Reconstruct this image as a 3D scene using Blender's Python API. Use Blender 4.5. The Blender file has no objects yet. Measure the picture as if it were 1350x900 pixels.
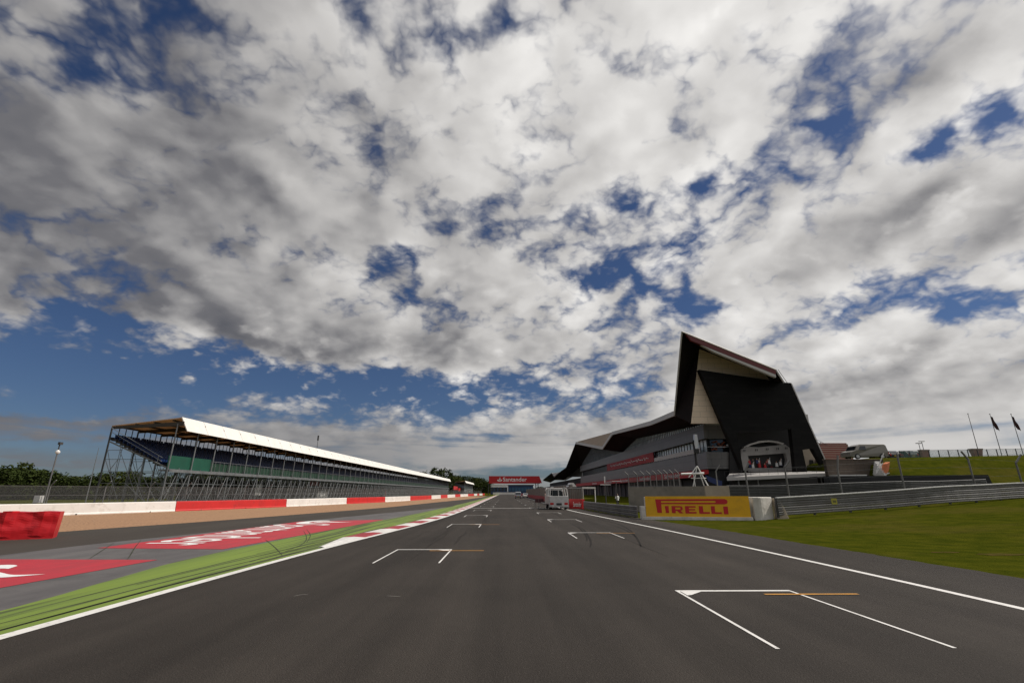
import bpy, bmesh, math, random
from mathutils import Vector, Matrix, noise
random.seed(11)
R = math.radians
S = bpy.context.scene
COL = S.collection

# ------------------------------------------------------------------ camera model (17 mm lens, 2 m above the track)
F = 637.5; TH = math.atan(198/637.5); CAMH = 2.0
PSI = math.atan(10/math.hypot(198, 637.5))
def ray(px, py):
    x = px-675; u = 450-py
    Yp = F*math.cos(TH)-u*math.sin(TH); Zp = F*math.sin(TH)+u*math.cos(TH)
    return (x*math.cos(PSI)+Yp*math.sin(PSI), -x*math.sin(PSI)+Yp*math.cos(PSI), Zp)
def G(px, py, z=0.0):
    a = ray(px, py); t = (z-CAMH)/a[2]; return Vector((a[0]*t, a[1]*t, z))
def PY(px, py, Y):
    a = ray(px, py); t = Y/a[1]; return Vector((a[0]*t, Y, CAMH+a[2]*t))
def PX(px, py, X):
    a = ray(px, py); t = X/a[0]; return Vector((X, a[1]*t, CAMH+a[2]*t))

cam_d = bpy.data.cameras.new('camera'); cam = bpy.data.objects.new('camera', cam_d); COL.objects.link(cam)
cam_d.lens = 17; cam_d.sensor_width = 36; cam_d.clip_end = 9000; cam_d.clip_start = .1
cam.location = (0, 0, CAMH); cam.rotation_euler = (R(90)+TH, 0, -PSI)
S.camera = cam

# ------------------------------------------------------------------ materials
def nd(nt, t, **kw):
    n = nt.nodes.new(t)
    for k, v in kw.items(): setattr(n, k, v)
    return n
def mat(name, c, c2=None, scale=1.0, detail=4, rough=.7, metal=0.0, bump=0.0, bscale=None, stretch=(1, 1, 1), lo=.35, hi=.65,
        spec=None, dirt=None, dirt_scale=.3, dlo=.5, dhi=.7, world=True):
    m = bpy.data.materials.new(name); m.use_nodes = True; nt = m.node_tree
    b = nt.nodes['Principled BSDF']; L = nt.links.new
    b.inputs['Roughness'].default_value = rough; b.inputs['Metallic'].default_value = metal
    if spec is not None: b.inputs['Specular IOR Level'].default_value = spec
    b.inputs['Base Color'].default_value = (*c, 1)
    if world:
        co = nd(nt, 'ShaderNodeNewGeometry').outputs['Position']
    else:
        co = nd(nt, 'ShaderNodeTexCoord').outputs['Object']
    mp = nd(nt, 'ShaderNodeMapping'); mp.inputs['Scale'].default_value = stretch; L(co, mp.inputs[0])
    last = None
    if c2 is not None:
        n = nd(nt, 'ShaderNodeTexNoise'); n.inputs['Scale'].default_value = scale; n.inputs['Detail'].default_value = detail
        n.inputs['Roughness'].default_value = .62
        L(mp.outputs[0], n.inputs['Vector'])
        r = nd(nt, 'ShaderNodeMapRange'); r.inputs[1].default_value = lo; r.inputs[2].default_value = hi
        L(n.outputs[0], r.inputs[0])
        mx = nd(nt, 'ShaderNodeMix', data_type='RGBA'); L(r.outputs[0], mx.inputs[0])
        mx.inputs[6].default_value = (*c, 1); mx.inputs[7].default_value = (*c2, 1); last = mx.outputs[2]
    if dirt is not None:
        n = nd(nt, 'ShaderNodeTexNoise'); n.inputs['Scale'].default_value = dirt_scale; n.inputs['Detail'].default_value = 6
        n.inputs['Roughness'].default_value = .65
        L(co, n.inputs['Vector'])
        r = nd(nt, 'ShaderNodeMapRange'); r.inputs[1].default_value = dlo; r.inputs[2].default_value = dhi
        r.inputs[4].default_value = .85
        L(n.outputs[0], r.inputs[0])
        mx = nd(nt, 'ShaderNodeMix', data_type='RGBA'); L(r.outputs[0], mx.inputs[0])
        if last: L(last, mx.inputs[6])
        else: mx.inputs[6].default_value = (*c, 1)
        mx.inputs[7].default_value = (*dirt, 1); last = mx.outputs[2]
    if last: L(last, b.inputs['Base Color'])
    if bump:
        n = nd(nt, 'ShaderNodeTexNoise'); n.inputs['Scale'].default_value = bscale or scale*4; n.inputs['Detail'].default_value = 3
        L(co, n.inputs['Vector'])
        bp = nd(nt, 'ShaderNodeBump'); bp.inputs['Strength'].default_value = bump; bp.inputs['Distance'].default_value = .05
        L(n.outputs[0], bp.inputs['Height']); L(bp.outputs[0], b.inputs['Normal'])
    return m

M = {}
M['asphalt'] = mat('asphalt', (.026, .0215, .0182), (.041, .0345, .029), scale=.55, detail=11, rough=.88, spec=.2, bump=.5, bscale=55, stretch=(1.5, .07, 1), lo=.3, hi=.7, dirt=(.085, .073, .063), dirt_scale=38, dlo=.55, dhi=.75)
def broad_variation(m, scale, stretch, lo, hi):
    nt = m.node_tree; b = nt.nodes['Principled BSDF']; L = nt.links.new; src = b.inputs['Base Color'].links[0].from_socket
    g = nd(nt, 'ShaderNodeNewGeometry'); mp = nd(nt, 'ShaderNodeMapping'); mp.inputs['Scale'].default_value = stretch; L(g.outputs['Position'], mp.inputs[0])
    n = nd(nt, 'ShaderNodeTexNoise'); n.inputs['Scale'].default_value = scale; n.inputs['Detail'].default_value = 5; n.inputs['Roughness'].default_value = .6; L(mp.outputs[0], n.inputs['Vector'])
    r = nd(nt, 'ShaderNodeMapRange'); r.inputs[1].default_value = .34; r.inputs[2].default_value = .66; r.inputs[3].default_value = lo; r.inputs[4].default_value = hi; L(n.outputs[0], r.inputs[0])
    v = nd(nt, 'ShaderNodeVectorMath', operation='SCALE'); L(src, v.inputs[0]); L(r.outputs[0], v.inputs['Scale']); L(v.outputs[0], b.inputs['Base Color'])
broad_variation(M['asphalt'], .8, (1.0, .06, 1), .88, 1.12)     # rubbered lanes, laid in long strips
broad_variation(M['asphalt'], .25, (1.0, .8, 1), .86, 1.16)
M['asphalt2'] = mat('asphalt_service', (.044, .037, .031), (.056, .048, .040), scale=.4, detail=8, rough=.9, spec=.25, bump=.2, bscale=50, stretch=(1.2, .3, 1))
M['asphalt3'] = mat('asphalt_old', (.080, .074, .075), (.118, .110, .108), scale=.6, detail=9, rough=.85, bump=.2, bscale=50, stretch=(1.6, .25, 1), dirt=(.06, .055, .056), dirt_scale=.5, dlo=.52, dhi=.68)
M['white_line'] = mat('white_line_paint', (.72, .70, .67), (.55, .53, .50), scale=1.5, detail=8, rough=.6, lo=.5, hi=.8, dirt=(.16, .15, .14), dirt_scale=9, dlo=.56, dhi=.78)
M['red_paint'] = mat('red_ground_paint', (.46, .022, .035), (.36, .025, .035), scale=1.2, detail=8, rough=.6, stretch=(1.5, .4, 1), dirt=(.16, .04, .042), dirt_scale=18, dlo=.54, dhi=.80)
M['kerb_red'] = mat('kerb_red', (.36, .02, .03), (.26, .02, .025), scale=2, rough=.55)
M['kerb_white'] = mat('kerb_white', (.74, .72, .69), (.58, .56, .53), scale=2, rough=.55)
M['orange_line'] = mat('orange_line', (.55, .25, .02), (.40, .19, .03), scale=5, rough=.6)
M['gravel'] = mat('gravel', (.46, .265, .14), (.17, .09, .048), scale=7, detail=4, rough=.95, bump=1.0, bscale=9, dirt=(.34, .19, .10), dirt_scale=.25)
M['grass'] = mat('grass_ground', (.033, .042, .004), (.062, .065, .006), scale=1.1, detail=12, rough=1, bump=1.0, bscale=14, dirt=(.085, .068, .016), dirt_scale=.16, dlo=.50, dhi=.78, spec=.0)
M['concrete'] = mat('concrete', (.30, .27, .23), (.22, .20, .17), scale=.8, detail=8, rough=.9, dirt=(.13, .12, .10), dirt_scale=.6, dlo=.55, dhi=.8)
M['concrete_light'] = mat('concrete_light', (.46, .39, .31), (.38, .32, .25), scale=1.2, detail=6, rough=.9)
M['wall_white'] = mat('barrier_white', (.82, .79, .75), (.72, .69, .65), scale=.5, detail=6, rough=.6, dirt=(.36, .32, .27), dirt_scale=1.3, dlo=.55, dhi=.85)
M['wall_red'] = mat('barrier_red', (.62, .022, .022), (.50, .02, .02), scale=.6, detail=6, rough=.55, dirt=(.22, .03, .03), dirt_scale=1.3, dlo=.54, dhi=.85)
M['block_white'] = mat('block_white', (.66, .63, .58), (.50, .47, .42), scale=1.6, detail=8, rough=.7, dirt=(.22, .20, .17), dirt_scale=1.5, dlo=.55, dhi=.8, bump=.3, bscale=6)
M['tarp_red'] = mat('red_tarpaulin', (.60, .010, .016), (.46, .008, .014), scale=.9, rough=.38, dirt=(.16, .006, .010), dirt_scale=1.5, dlo=.56, dhi=.80)
M['steel'] = mat('galvanised_steel', (.27, .27, .27), (.19, .19, .19), scale=1.2, detail=5, rough=.45, metal=.75)
M['armco'] = mat('armco_steel', (.20, .195, .19), (.14, .135, .13), scale=.7, detail=6, rough=.6, metal=.2, dirt=(.16, .145, .125), dirt_scale=1.4, dlo=.55, dhi=.85)
M['armco_white'] = mat('armco_white_lit_top', (.80, .79, .77), (.66, .65, .62), scale=1.5, rough=.5)  # also paints the sunlight along the right barrier's top
M['armco_dark'] = mat('armco_weathered', (.085, .085, .085), (.055, .055, .055), scale=.7, rough=.7)
M['scaf'] = mat('scaffold_tube', (.30, .31, .32), (.20, .205, .21), scale=.8, rough=.5, metal=.6)
M['roof_white'] = mat('roof_white', (.80, .77, .72), (.74, .71, .66), scale=.5, rough=.6)
M['roof_under'] = mat('roof_underside', (.66, .47, .30), (.56, .39, .25), scale=.8, rough=.8)
def translucent(m, f):
    nt = m.node_tree; b = nt.nodes['Principled BSDF']; t = nd(nt, 'ShaderNodeBsdfTranslucent'); mx = nd(nt, 'ShaderNodeMixShader'); mx.inputs[0].default_value = f
    nt.links.new(b.inputs['Base Color'].links[0].from_socket, t.inputs[0]); nt.links.new(b.outputs[0], mx.inputs[1]); nt.links.new(t.outputs[0], mx.inputs[2]); nt.links.new(mx.outputs[0], nt.nodes['Material Output'].inputs['Surface'])
translucent(M['roof_under'], .37)     # translucency added so light leaks through and brightens the underside
M['purlin'] = mat('dark_purlin', (.05, .04, .03), rough=.7)
M['seat_blue'] = mat('seat_blue', (.006, .034, .14), (.005, .018, .075), scale=4, detail=3, rough=.5)
M['deck_dark'] = mat('dark_deck', (.045, .042, .04), rough=.85)
M['green_banner'] = mat('green_banner', (.006, .080, .048), (.005, .066, .040), scale=1, rough=.6)
M['green_dark'] = mat('green_rail_panel', (.02, .06, .035), (.012, .04, .025), scale=1, rough=.5)
M['black'] = mat('black_cladding', (.011, .011, .012), (.017, .017, .018), scale=.6, rough=.45)
M['soffit'] = mat('black_soffit', (.012, .009, .009), (.018, .012, .012), scale=.4, rough=.6, spec=.15)
M['rimred'] = mat('rim_red', (.14, .022, .022), rough=.45)
M['grey_metal'] = mat('grey_metal', (.20, .195, .19), (.17, .165, .16), scale=.3, rough=.4, metal=.2)
M['fascia'] = mat('roof_fascia', (.52, .50, .48), rough=.4)
M['mullion'] = mat('window_mullion', (.10, .105, .11), rough=.5)
M['truck_white'] = mat('truck_white', (.56, .55, .53), (.48, .47, .45), scale=2, rough=.4, dirt=(.25, .23, .2), dirt_scale=1.5, dlo=.55, dhi=.85)
M['stage_grey'] = mat('stage_grey', (.30, .29, .28), (.24, .23, .22), scale=1, rough=.5)
M['dark'] = mat('dark_interior', (.016, .016, .017), rough=.7)
M['darkgrey'] = mat('dark_grey_paint', (.05, .05, .052), rough=.6)
M['white'] = mat('white_paint', (.76, .75, .73), (.68, .67, .65), scale=2, rough=.4)
M['silver'] = mat('silver_panel', (.55, .55, .55), rough=.3, metal=.4)
M['banner_red'] = mat('banner_red', (.50, .012, .016), (.44, .010, .014), scale=.6, rough=.5)
M['banner_red2'] = mat('dull_red_board', (.40, .015, .02), (.30, .012, .016), scale=.7, rough=.6)
M['yellow'] = mat('yellow_board', (.80, .43, .006), (.74, .39, .006), scale=1.2, rough=.5, dirt=(.50, .27, .02), dirt_scale=1.6, dlo=.54, dhi=.85)
M['logo_red'] = mat('logo_red', (.52, .012, .02), rough=.5)
M['letter'] = mat('letter_white', (.80, .80, .78), rough=.5)
M['tyre'] = mat('rubber', (.016, .016, .016), rough=.85)
M['carwhite'] = mat('car_white', (.76, .76, .75), rough=.25)
M['carsilver'] = mat('car_silver', (.45, .47, .50), rough=.28, metal=.5)
M['cargrey'] = mat('car_grey', (.23, .215, .19), rough=.32, metal=.3)
M['cardark'] = mat('car_dark', (.03, .032, .035), rough=.3)
M['carblue'] = mat('car_blue', (.03, .08, .32), rough=.3)
M['light_red'] = mat('lamp_red', (.45, .01, .01), rough=.25)
M['light_clear'] = mat('lamp_clear', (.75, .75, .75), rough=.15)
M['plate'] = mat('plate_yellow', (.65, .45, .05), rough=.4)
M['plate_dark'] = mat('plate_dark', (.03, .03, .03), rough=.4)
M['glassdark'] = mat('car_glass', (.018, .022, .026), rough=.08, spec=.7)
M['trunk'] = mat('bark', (.07, .052, .036), (.045, .034, .024), scale=6, rough=.9)
M['leaf1'] = mat('leaf_dark', (.022, .034, .008), (.040, .054, .011), scale=.6, detail=6, rough=.9, spec=.1)
M['leaf2'] = mat('leaf_olive', (.034, .046, .009), (.056, .066, .013), scale=.6, detail=6, rough=.9, spec=.1)
M['brick_brown'] = mat('brown_wall', (.115, .088, .068), (.085, .066, .052), scale=1, rough=.9)
M['seat_red'] = mat('seat_red', (.20, .022, .018), (.15, .018, .015), scale=3, rough=.55)
M['step_grey'] = mat('step_concrete', (.33, .26, .21), rough=.9)
M['brown_kiosk'] = mat('brown_kiosk', (.42, .12, .07), (.32, .09, .055), scale=1, rough=.7)
M['flag'] = mat('dark_flag', (.035, .012, .016), (.07, .02, .02), scale=3, rough=.8)
M['orange'] = mat('orange_side', (.75, .24, .10), rough=.6)
M['bluewall'] = mat('blue_cladding', (.02, .055, .14), (.016, .04, .10), scale=.2, rough=.5)
M['blueglass'] = mat('blue_glass', (.05, .13, .22), rough=.2)
M['skin'] = mat('skin', (.42, .26, .19), rough=.6)
M['shirt'] = mat('white_shirt', (.75, .75, .73), rough=.8)
M['cloth_dark'] = mat('dark_trousers', (.03, .03, .04), rough=.85)
M['rubber_mark'] = mat('tyre_mark', (.016, .0145, .0135), (.024, .021, .019), scale=3, detail=6, rough=.9, spec=.1)
M['rubber_faint'] = mat('faint_tyre_mark', (.024, .021, .019), (.036, .031, .027), scale=2.5, detail=8, rough=.9, spec=.1, stretch=(2, .6, 1))
M['rubber_verge'] = mat('verge_tyre_mark', (.040, .042, .030), (.075, .078, .06), scale=2.2, detail=8, rough=.9, spec=.1)
M['repair'] = mat('pale_scuff', (.16, .145, .13), rough=.85)
M['pitglass'] = mat('pitwall_screen', (.17, .14, .11), (.12, .10, .08), scale=.8, rough=.35)
M['brick_red'] = mat('rust_red', (.28, .07, .03), (.12, .04, .02), scale=2, rough=.8)
M['rope_blue'] = mat('blue_sheet', (.02, .035, .12), rough=.7)

def glass_mat(name, tint, rough=.06):
    m = mat(name, tint, rough=rough, spec=.9); return m
M['facade_glass'] = mat('facade_glass', (.74, .86, .92), (.45, .56, .62), scale=.25, rough=.12)  # pale diffuse tone stands in for sky reflected in the glazing
M['facade_glass_dark'] = glass_mat('facade_glass_dark', (.02, .025, .028), .08)

def panel_mat(name, c, joint, sx, sy, axis, jw=.02, rough=.55, var=.12):
    """panels with dark joints: brick texture over two world axes"""
    m = bpy.data.materials.new(name); m.use_nodes = True; nt = m.node_tree; L = nt.links.new
    b = nt.nodes['Principled BSDF']; b.inputs['Roughness'].default_value = rough
    g = nd(nt, 'ShaderNodeNewGeometry'); sp = nd(nt, 'ShaderNodeSeparateXYZ'); L(g.outputs['Position'], sp.inputs[0])
    cb = nd(nt, 'ShaderNodeCombineXYZ'); L(sp.outputs[axis], cb.inputs[0]); L(sp.outputs[2], cb.inputs[1])
    br = nd(nt, 'ShaderNodeTexBrick'); L(cb.outputs[0], br.inputs['Vector'])
    br.inputs['Scale'].default_value = 1; br.inputs['Brick Width'].default_value = sx; br.inputs['Row Height'].default_value = sy
    br.inputs['Mortar Size'].default_value = jw; br.inputs['Mortar Smooth'].default_value = 0
    br.inputs['Color1'].default_value = (*c, 1); br.inputs['Color2'].default_value = (*[v*(1-var) for v in c], 1)
    br.inputs['Mortar'].default_value = (*joint, 1)
    L(br.outputs['Color'], b.inputs['Base Color'])
    return m
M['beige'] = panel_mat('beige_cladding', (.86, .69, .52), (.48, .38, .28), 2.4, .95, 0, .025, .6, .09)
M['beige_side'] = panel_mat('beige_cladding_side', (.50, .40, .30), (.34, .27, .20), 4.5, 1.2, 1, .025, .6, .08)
M['shield'] = panel_mat('black_lattice', (.0085, .008, .0075), (.004, .004, .004), 1.9, .62, 0, .05, .6, .6)
M['shield'].node_tree.nodes['Principled BSDF'].inputs['Specular IOR Level'].default_value = .15
M['band'] = panel_mat('grey_band_panels', (.165, .16, .155), (.08, .08, .08), 3.6, 1.25, 1, .03, .42, .10)
M['band_front'] = panel_mat('grey_band_panels_front', (.165, .16, .155), (.08, .08, .08), 3.6, 1.25, 0, .03, .42, .10)

def green_mat():
    m = mat('green_painted_asphalt', (.165, .235, .028), (.125, .185, .028), scale=.7, detail=8, rough=.75, stretch=(2.2, .12, 1), bump=.15, bscale=50)
    nt = m.node_tree; L = nt.links.new; b = nt.nodes['Principled BSDF']
    src = b.inputs['Base Color'].links[0].from_socket
    g = nd(nt, 'ShaderNodeNewGeometry')
    mp = nd(nt, 'ShaderNodeMapping'); mp.inputs['Scale'].default_value = (2.6, .045, 1); mp.inputs['Rotation'].default_value = (0, 0, R(2.5))
    L(g.outputs['Position'], mp.inputs[0])
    n = nd(nt, 'ShaderNodeTexNoise'); n.inputs['Scale'].default_value = 1.5; n.inputs['Detail'].default_value = 5; n.inputs['Roughness'].default_value = .6
    L(mp.outputs[0], n.inputs['Vector'])
    r = nd(nt, 'ShaderNodeMapRange'); r.inputs[1].default_value = .50; r.inputs[2].default_value = .62; r.inputs[4].default_value = .95
    L(n.outputs[0], r.inputs[0])
    mx = nd(nt, 'ShaderNodeMix', data_type='RGBA'); L(r.outputs[0], mx.inputs[0]); L(src, mx.inputs[6]); mx.inputs[7].default_value = (.036, .046, .018, 1)
    L(mx.outputs[2], b.inputs['Base Color'])
    return m
M['green_paint'] = green_mat()

def mesh_mat(name, col, cell, wire):
    """wire mesh: a grid of wires over (length, height) with open cells"""
    m = bpy.data.materials.new(name); m.use_nodes = True; nt = m.node_tree; L = nt.links.new
    b = nt.nodes['Principled BSDF']; b.inputs['Base Color'].default_value = (*col, 1); b.inputs['Roughness'].default_value = .5
    out = nt.nodes['Material Output']
    uv = nd(nt, 'ShaderNodeUVMap'); sp = nd(nt, 'ShaderNodeSeparateXYZ'); L(uv.outputs[0], sp.inputs[0])
    ws = []
    for ax in (0, 1):
        d = nd(nt, 'ShaderNodeMath', operation='DIVIDE'); L(sp.outputs[ax], d.inputs[0]); d.inputs[1].default_value = cell
        f = nd(nt, 'ShaderNodeMath', operation='FRACT'); L(d.outputs[0], f.inputs[0])
        c = nd(nt, 'ShaderNodeMath', operation='LESS_THAN'); L(f.outputs[0], c.inputs[0]); c.inputs[1].default_value = wire/cell
        ws.append(c)
    mxm = nd(nt, 'ShaderNodeMath', operation='MAXIMUM'); L(ws[0].outputs[0], mxm.inputs[0]); L(ws[1].outputs[0], mxm.inputs[1])
    t = nd(nt, 'ShaderNodeBsdfTransparent'); mx = nd(nt, 'ShaderNodeMixShader')
    L(mxm.outputs[0], mx.inputs[0]); L(t.outputs[0], mx.inputs[1]); L(b.outputs[0], mx.inputs[2]); L(mx.outputs[0], out.inputs['Surface'])
    return m
M['wire'] = mesh_mat('wire_mesh', (.13, .13, .125), .06, .0075)

# ------------------------------------------------------------------ mesh builder
class MB:
    def __init__(s): s.v = []; s.f = []; s.mi = []; s.uv = None
    def face(s, pts, mi=0):
        n = len(s.v); s.v += [tuple(p) for p in pts]; s.f.append(tuple(range(n, n+len(pts)))); s.mi.append(mi); return s
    def box(s, c, d, rz=0.0, mi=0, taper=1.0):
        n = len(s.v); cs, sn = math.cos(rz), math.sin(rz)
        for k in (-.5, .5):
            q = taper if k > 0 else 1
            for i, j in ((-.5, -.5), (.5, -.5), (.5, .5), (-.5, .5)):
                x, y = i*d[0]*q, j*d[1]*q
                s.v.append((c[0]+x*cs-y*sn, c[1]+x*sn+y*cs, c[2]+k*d[2]))
        for q in ((0, 3, 2, 1), (4, 5, 6, 7), (0, 1, 5, 4), (1, 2, 6, 5), (2, 3, 7, 6), (3, 0, 4, 7)):
            s.f.append(tuple(n+i for i in q)); s.mi.append(mi)
        return s
    def b2(s, a, b, mi=0):   # box from corner to corner
        return s.box([(a[i]+b[i])/2 for i in range(3)], [abs(b[i]-a[i]) for i in range(3)], mi=mi)
    def tube(s, p0, p1, r, n=6, mi=0, r1=None, cap=True):
        p0 = Vector(p0); p1 = Vector(p1); d = (p1-p0).normalized()
        a = d.orthogonal().normalized(); b = d.cross(a); r1 = r if r1 is None else r1
        k = len(s.v)
        for (p, rr) in ((p0, r), (p1, r1)):
            for i in range(n):
                t = 2*math.pi*i/n; s.v.append(tuple(p+a*(rr*math.cos(t))+b*(rr*math.sin(t))))
        for i in range(n):
            j = (i+1) % n; s.f.append((k+i, k+j, k+n+j, k+n+i)); s.mi.append(mi)
        if cap:
            s.f.append(tuple(k+n-1-i for i in range(n))); s.mi.append(mi); s.f.append(tuple(k+n+i for i in range(n))); s.mi.append(mi)
        return s
    def prism(s, poly, ext, mi=0, mi_side=None):
        """polygon (3-D points) extruded along ext, closed"""
        n = len(s.v); m = len(poly); ext = Vector(ext); mi_side = mi if mi_side is None else mi_side
        s.v += [tuple(p) for p in poly]; s.v += [tuple(Vector(p)+ext) for p in poly]
        s.f.append(tuple(n+i for i in range(m))); s.mi.append(mi)
        s.f.append(tuple(n+m+m-1-i for i in range(m))); s.mi.append(mi)
        for i in range(m):
            j = (i+1) % m; s.f.append((n+j, n+i, n+m+i, n+m+j)); s.mi.append(mi_side)
        return s
    def sweep(s, path, prof, mi=0, closed=True):
        """profile [(offset to the left of travel, z)] swept along a horizontal path of 3-D points"""
        k = len(s.v); n = len(prof); P = [Vector(p) for p in path]
        for i, p in enumerate(P):
            d = (P[min(i+1, len(P)-1)]-P[max(i-1, 0)]); d.z = 0; d.normalize(); nrm = Vector((-d.y, d.x, 0))
            for o, z in prof: s.v.append(tuple(p+nrm*o+Vector((0, 0, z))))
        for i in range(len(P)-1):
            for j in range(n if closed else n-1):
                jj = (j+1) % n
                s.f.append((k+i*n+j, k+(i+1)*n+j, k+(i+1)*n+jj, k+i*n+jj)); s.mi.append(mi)
        if closed:
            s.f.append(tuple(k+j for j in range(n))); s.mi.append(mi)
            e = k+(len(P)-1)*n; s.f.append(tuple(e+n-1-j for j in range(n))); s.mi.append(mi)
        return s
    def build(s, name, mats, parent=None, loc=None, fix=True, smooth=False, bevel=0):
        me = bpy.data.meshes.new(name); me.from_pydata(s.v, [], s.f)
        for m in (mats if isinstance(mats, (list, tuple)) else [mats]): me.materials.append(M[m] if isinstance(m, str) else m)
        me.polygons.foreach_set('material_index', s.mi)
        if fix:
            b = bmesh.new(); b.from_mesh(me)
            if smooth or bevel: bmesh.ops.remove_doubles(b, verts=b.verts, dist=.0005)
            bmesh.ops.recalc_face_normals(b, faces=b.faces); b.to_mesh(me); b.free()
        if smooth: me.polygons.foreach_set('use_smooth', [True]*len(me.polygons))
        me.update()
        o = bpy.data.objects.new(name, me); COL.objects.link(o)
        if bevel:
            bv = o.modifiers.new('bevel', 'BEVEL'); bv.width = bevel; bv.segments = 2; bv.limit_method = 'ANGLE'
        if parent is not None: attach(o, parent)
        return o
def world_loc(o):
    v = Vector((0, 0, 0))
    while o is not None:
        v += o.location; o = o.parent
    return v
def attach(o, parent):
    o.parent = parent
    top = parent
    while top.parent: top = top.parent
    if parent is top and parent.type == 'EMPTY':
        o.matrix_parent_inverse = Matrix.Translation(-Vector(top.location))
def tag(o, label=None, cat=None, group=None, kind=None):
    if label: o['label'] = label
    if cat: o['category'] = cat
    if group: o['group'] = group
    if kind: o['kind'] = kind
    return o
def thing(name, label, cat, loc=(0, 0, 0), group=None):
    o = bpy.data.objects.new(name, None); COL.objects.link(o); o.location = loc; o.empty_display_size = .3
    return tag(o, label, cat, group)
def struct(o): o['kind'] = 'structure'; return o
def copy_tree(o, parent=None):
    c = o.copy(); COL.objects.link(c)
    if parent is not None: c.parent = parent
    for ch in [x for x in COL.objects if x.parent == o]: copy_tree(ch, c)
    return c
def bez(pts, n):
    """Catmull-Rom through points"""
    P = [Vector(p) for p in pts]; out = []
    for i in range(len(P)-1):
        a = P[max(i-1, 0)]; b = P[i]; c = P[i+1]; d = P[min(i+2, len(P)-1)]
        for k in range(n):
            t = k/n
            out.append(.5*((2*b)+(c-a)*t+(2*a-5*b+4*c-d)*t*t+(3*b-a-3*c+d)*t**3))
    out.append(P[-1]); return out
def lerp(a, b, t): return a+(b-a)*t
def at_y(path, y):
    P = path
    for a, b in zip(P, P[1:]):
        if a[1] <= y <= b[1]: return lerp(a[0], b[0], (y-a[1])/(b[1]-a[1]+1e-9))
    return P[0][0] if y < P[0][1] else P[-1][0]
def text_mesh(s, size=1.0, offset=0.0):
    c = bpy.data.curves.new('t', 'FONT'); c.body = s; c.size = size; c.offset = offset; c.resolution_u = 4
    o = bpy.data.objects.new('t', c); COL.objects.link(o)
    dg = bpy.context.evaluated_depsgraph_get(); dg.update()
    me = bpy.data.meshes.new_from_object(o.evaluated_get(dg))
    V = [tuple(v.co) for v in me.vertices]; Fs = [tuple(p.vertices) for p in me.polygons]
    bpy.data.objects.remove(o); bpy.data.meshes.remove(me)
    xs = [v[0] for v in V]; x0, x1 = min(xs), max(xs)
    ys = [v[1] for v in V]
    return [((v[0]-x0)/(x1-x0), v[1]/max(ys)) for v in V], Fs     # x 0..1, cap height 1
def text_into(mb, s, org, ux, uy, off=0.01, mi=0):
    V, Fs = text_mesh(s, 1.0, off); n = len(mb.v)
    org = Vector(org); ux = Vector(ux); uy = Vector(uy)
    mb.v += [tuple(org+ux*x+uy*y) for x, y in V]
    for f in Fs: mb.f.append(tuple(n+i for i in f)); mb.mi.append(mi)
def flame_polys():
    """flame emblem in a unit square: a wide cup with two rising tongues"""
    def el(cx, cy, rx, ry, a0, a1, n=16): return [(cx+rx*math.cos(R(lerp(a0, a1, i/n))), cy+ry*math.sin(R(lerp(a0, a1, i/n)))) for i in range(n+1)]
    cup = el(.5, .26, .50, .26, 150, 390, 24)+el(.5, .40, .30, .20, 20, -200, 16)
    tongue1 = bez([(.40, .28, 0), (.33, .45, 0), (.42, .62, 0), (.52, .80, 0), (.50, 1.0, 0)], 5)+bez([(.50, 1.0, 0), (.63, .82, 0), (.60, .64, 0), (.52, .48, 0), (.53, .30, 0)], 5)
    tongue2 = bez([(.58, .30, 0), (.60, .42, 0), (.67, .52, 0), (.68, .68, 0)], 5)+bez([(.68, .68, 0), (.77, .54, 0), (.74, .42, 0), (.68, .31, 0)], 5)
    return [[(p[0], p[1]) for p in q] for q in (cup, tongue1, tongue2)]
def flame_into(mb, org, ux, uy, mi=0):
    org = Vector(org); ux = Vector(ux); uy = Vector(uy)
    for poly in flame_polys(): mb.face([org+ux*x+uy*y for x, y in poly], mi)

# ------------------------------------------------------------------ ground and paint
def ramp(v, a, b):
    t = max(0, min(1, (v-a)/(b-a))); return t*t*(3-2*t)
def height(x, y):
    near = 1.45*max(0, min(1, (x-18)/26))**1.0 + (.02*max(0, x-44))
    near *= 1-ramp(y, 47, 62)*(1-ramp(x, 48, 54))
    near *= ramp(y, -5, 25)
    near = min(near, 2.4)
    bank = 5.1*ramp(y, 60, 73)*ramp(x, 50.5, 52.0)*(1-ramp(y, 300, 600))
    return near+bank
xs = [-4000, -1500, -600, -300, -150, -80, -60, -40, -20, 0, 12, 16, 18] + [20+2*i for i in range(15)] + [49, 50, 50.5, 51, 51.5, 52, 53, 54, 56, 60, 66, 74, 84, 100, 130, 200, 400, 900, 4000]
ys = [-150, -40, -5, 0, 5, 10, 15, 20, 25, 30, 35, 40, 44, 47, 50, 53, 56, 58, 60, 61, 62, 64, 66, 68, 70, 71, 72, 73, 74, 78, 85, 100, 150, 220, 300, 450, 600, 1200, 2500, 6000]
mb = MB(); mb.v = [(x, y, height(x, y)) for y in ys for x in xs]
for j in range(len(ys)-1):
    for i in range(len(xs)-1):
        a = j*len(xs)+i; mb.f.append((a, a+1, a+1+len(xs), a+len(xs))); mb.mi.append(0)
struct(mb.build('ground', 'grass', smooth=True))

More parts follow.
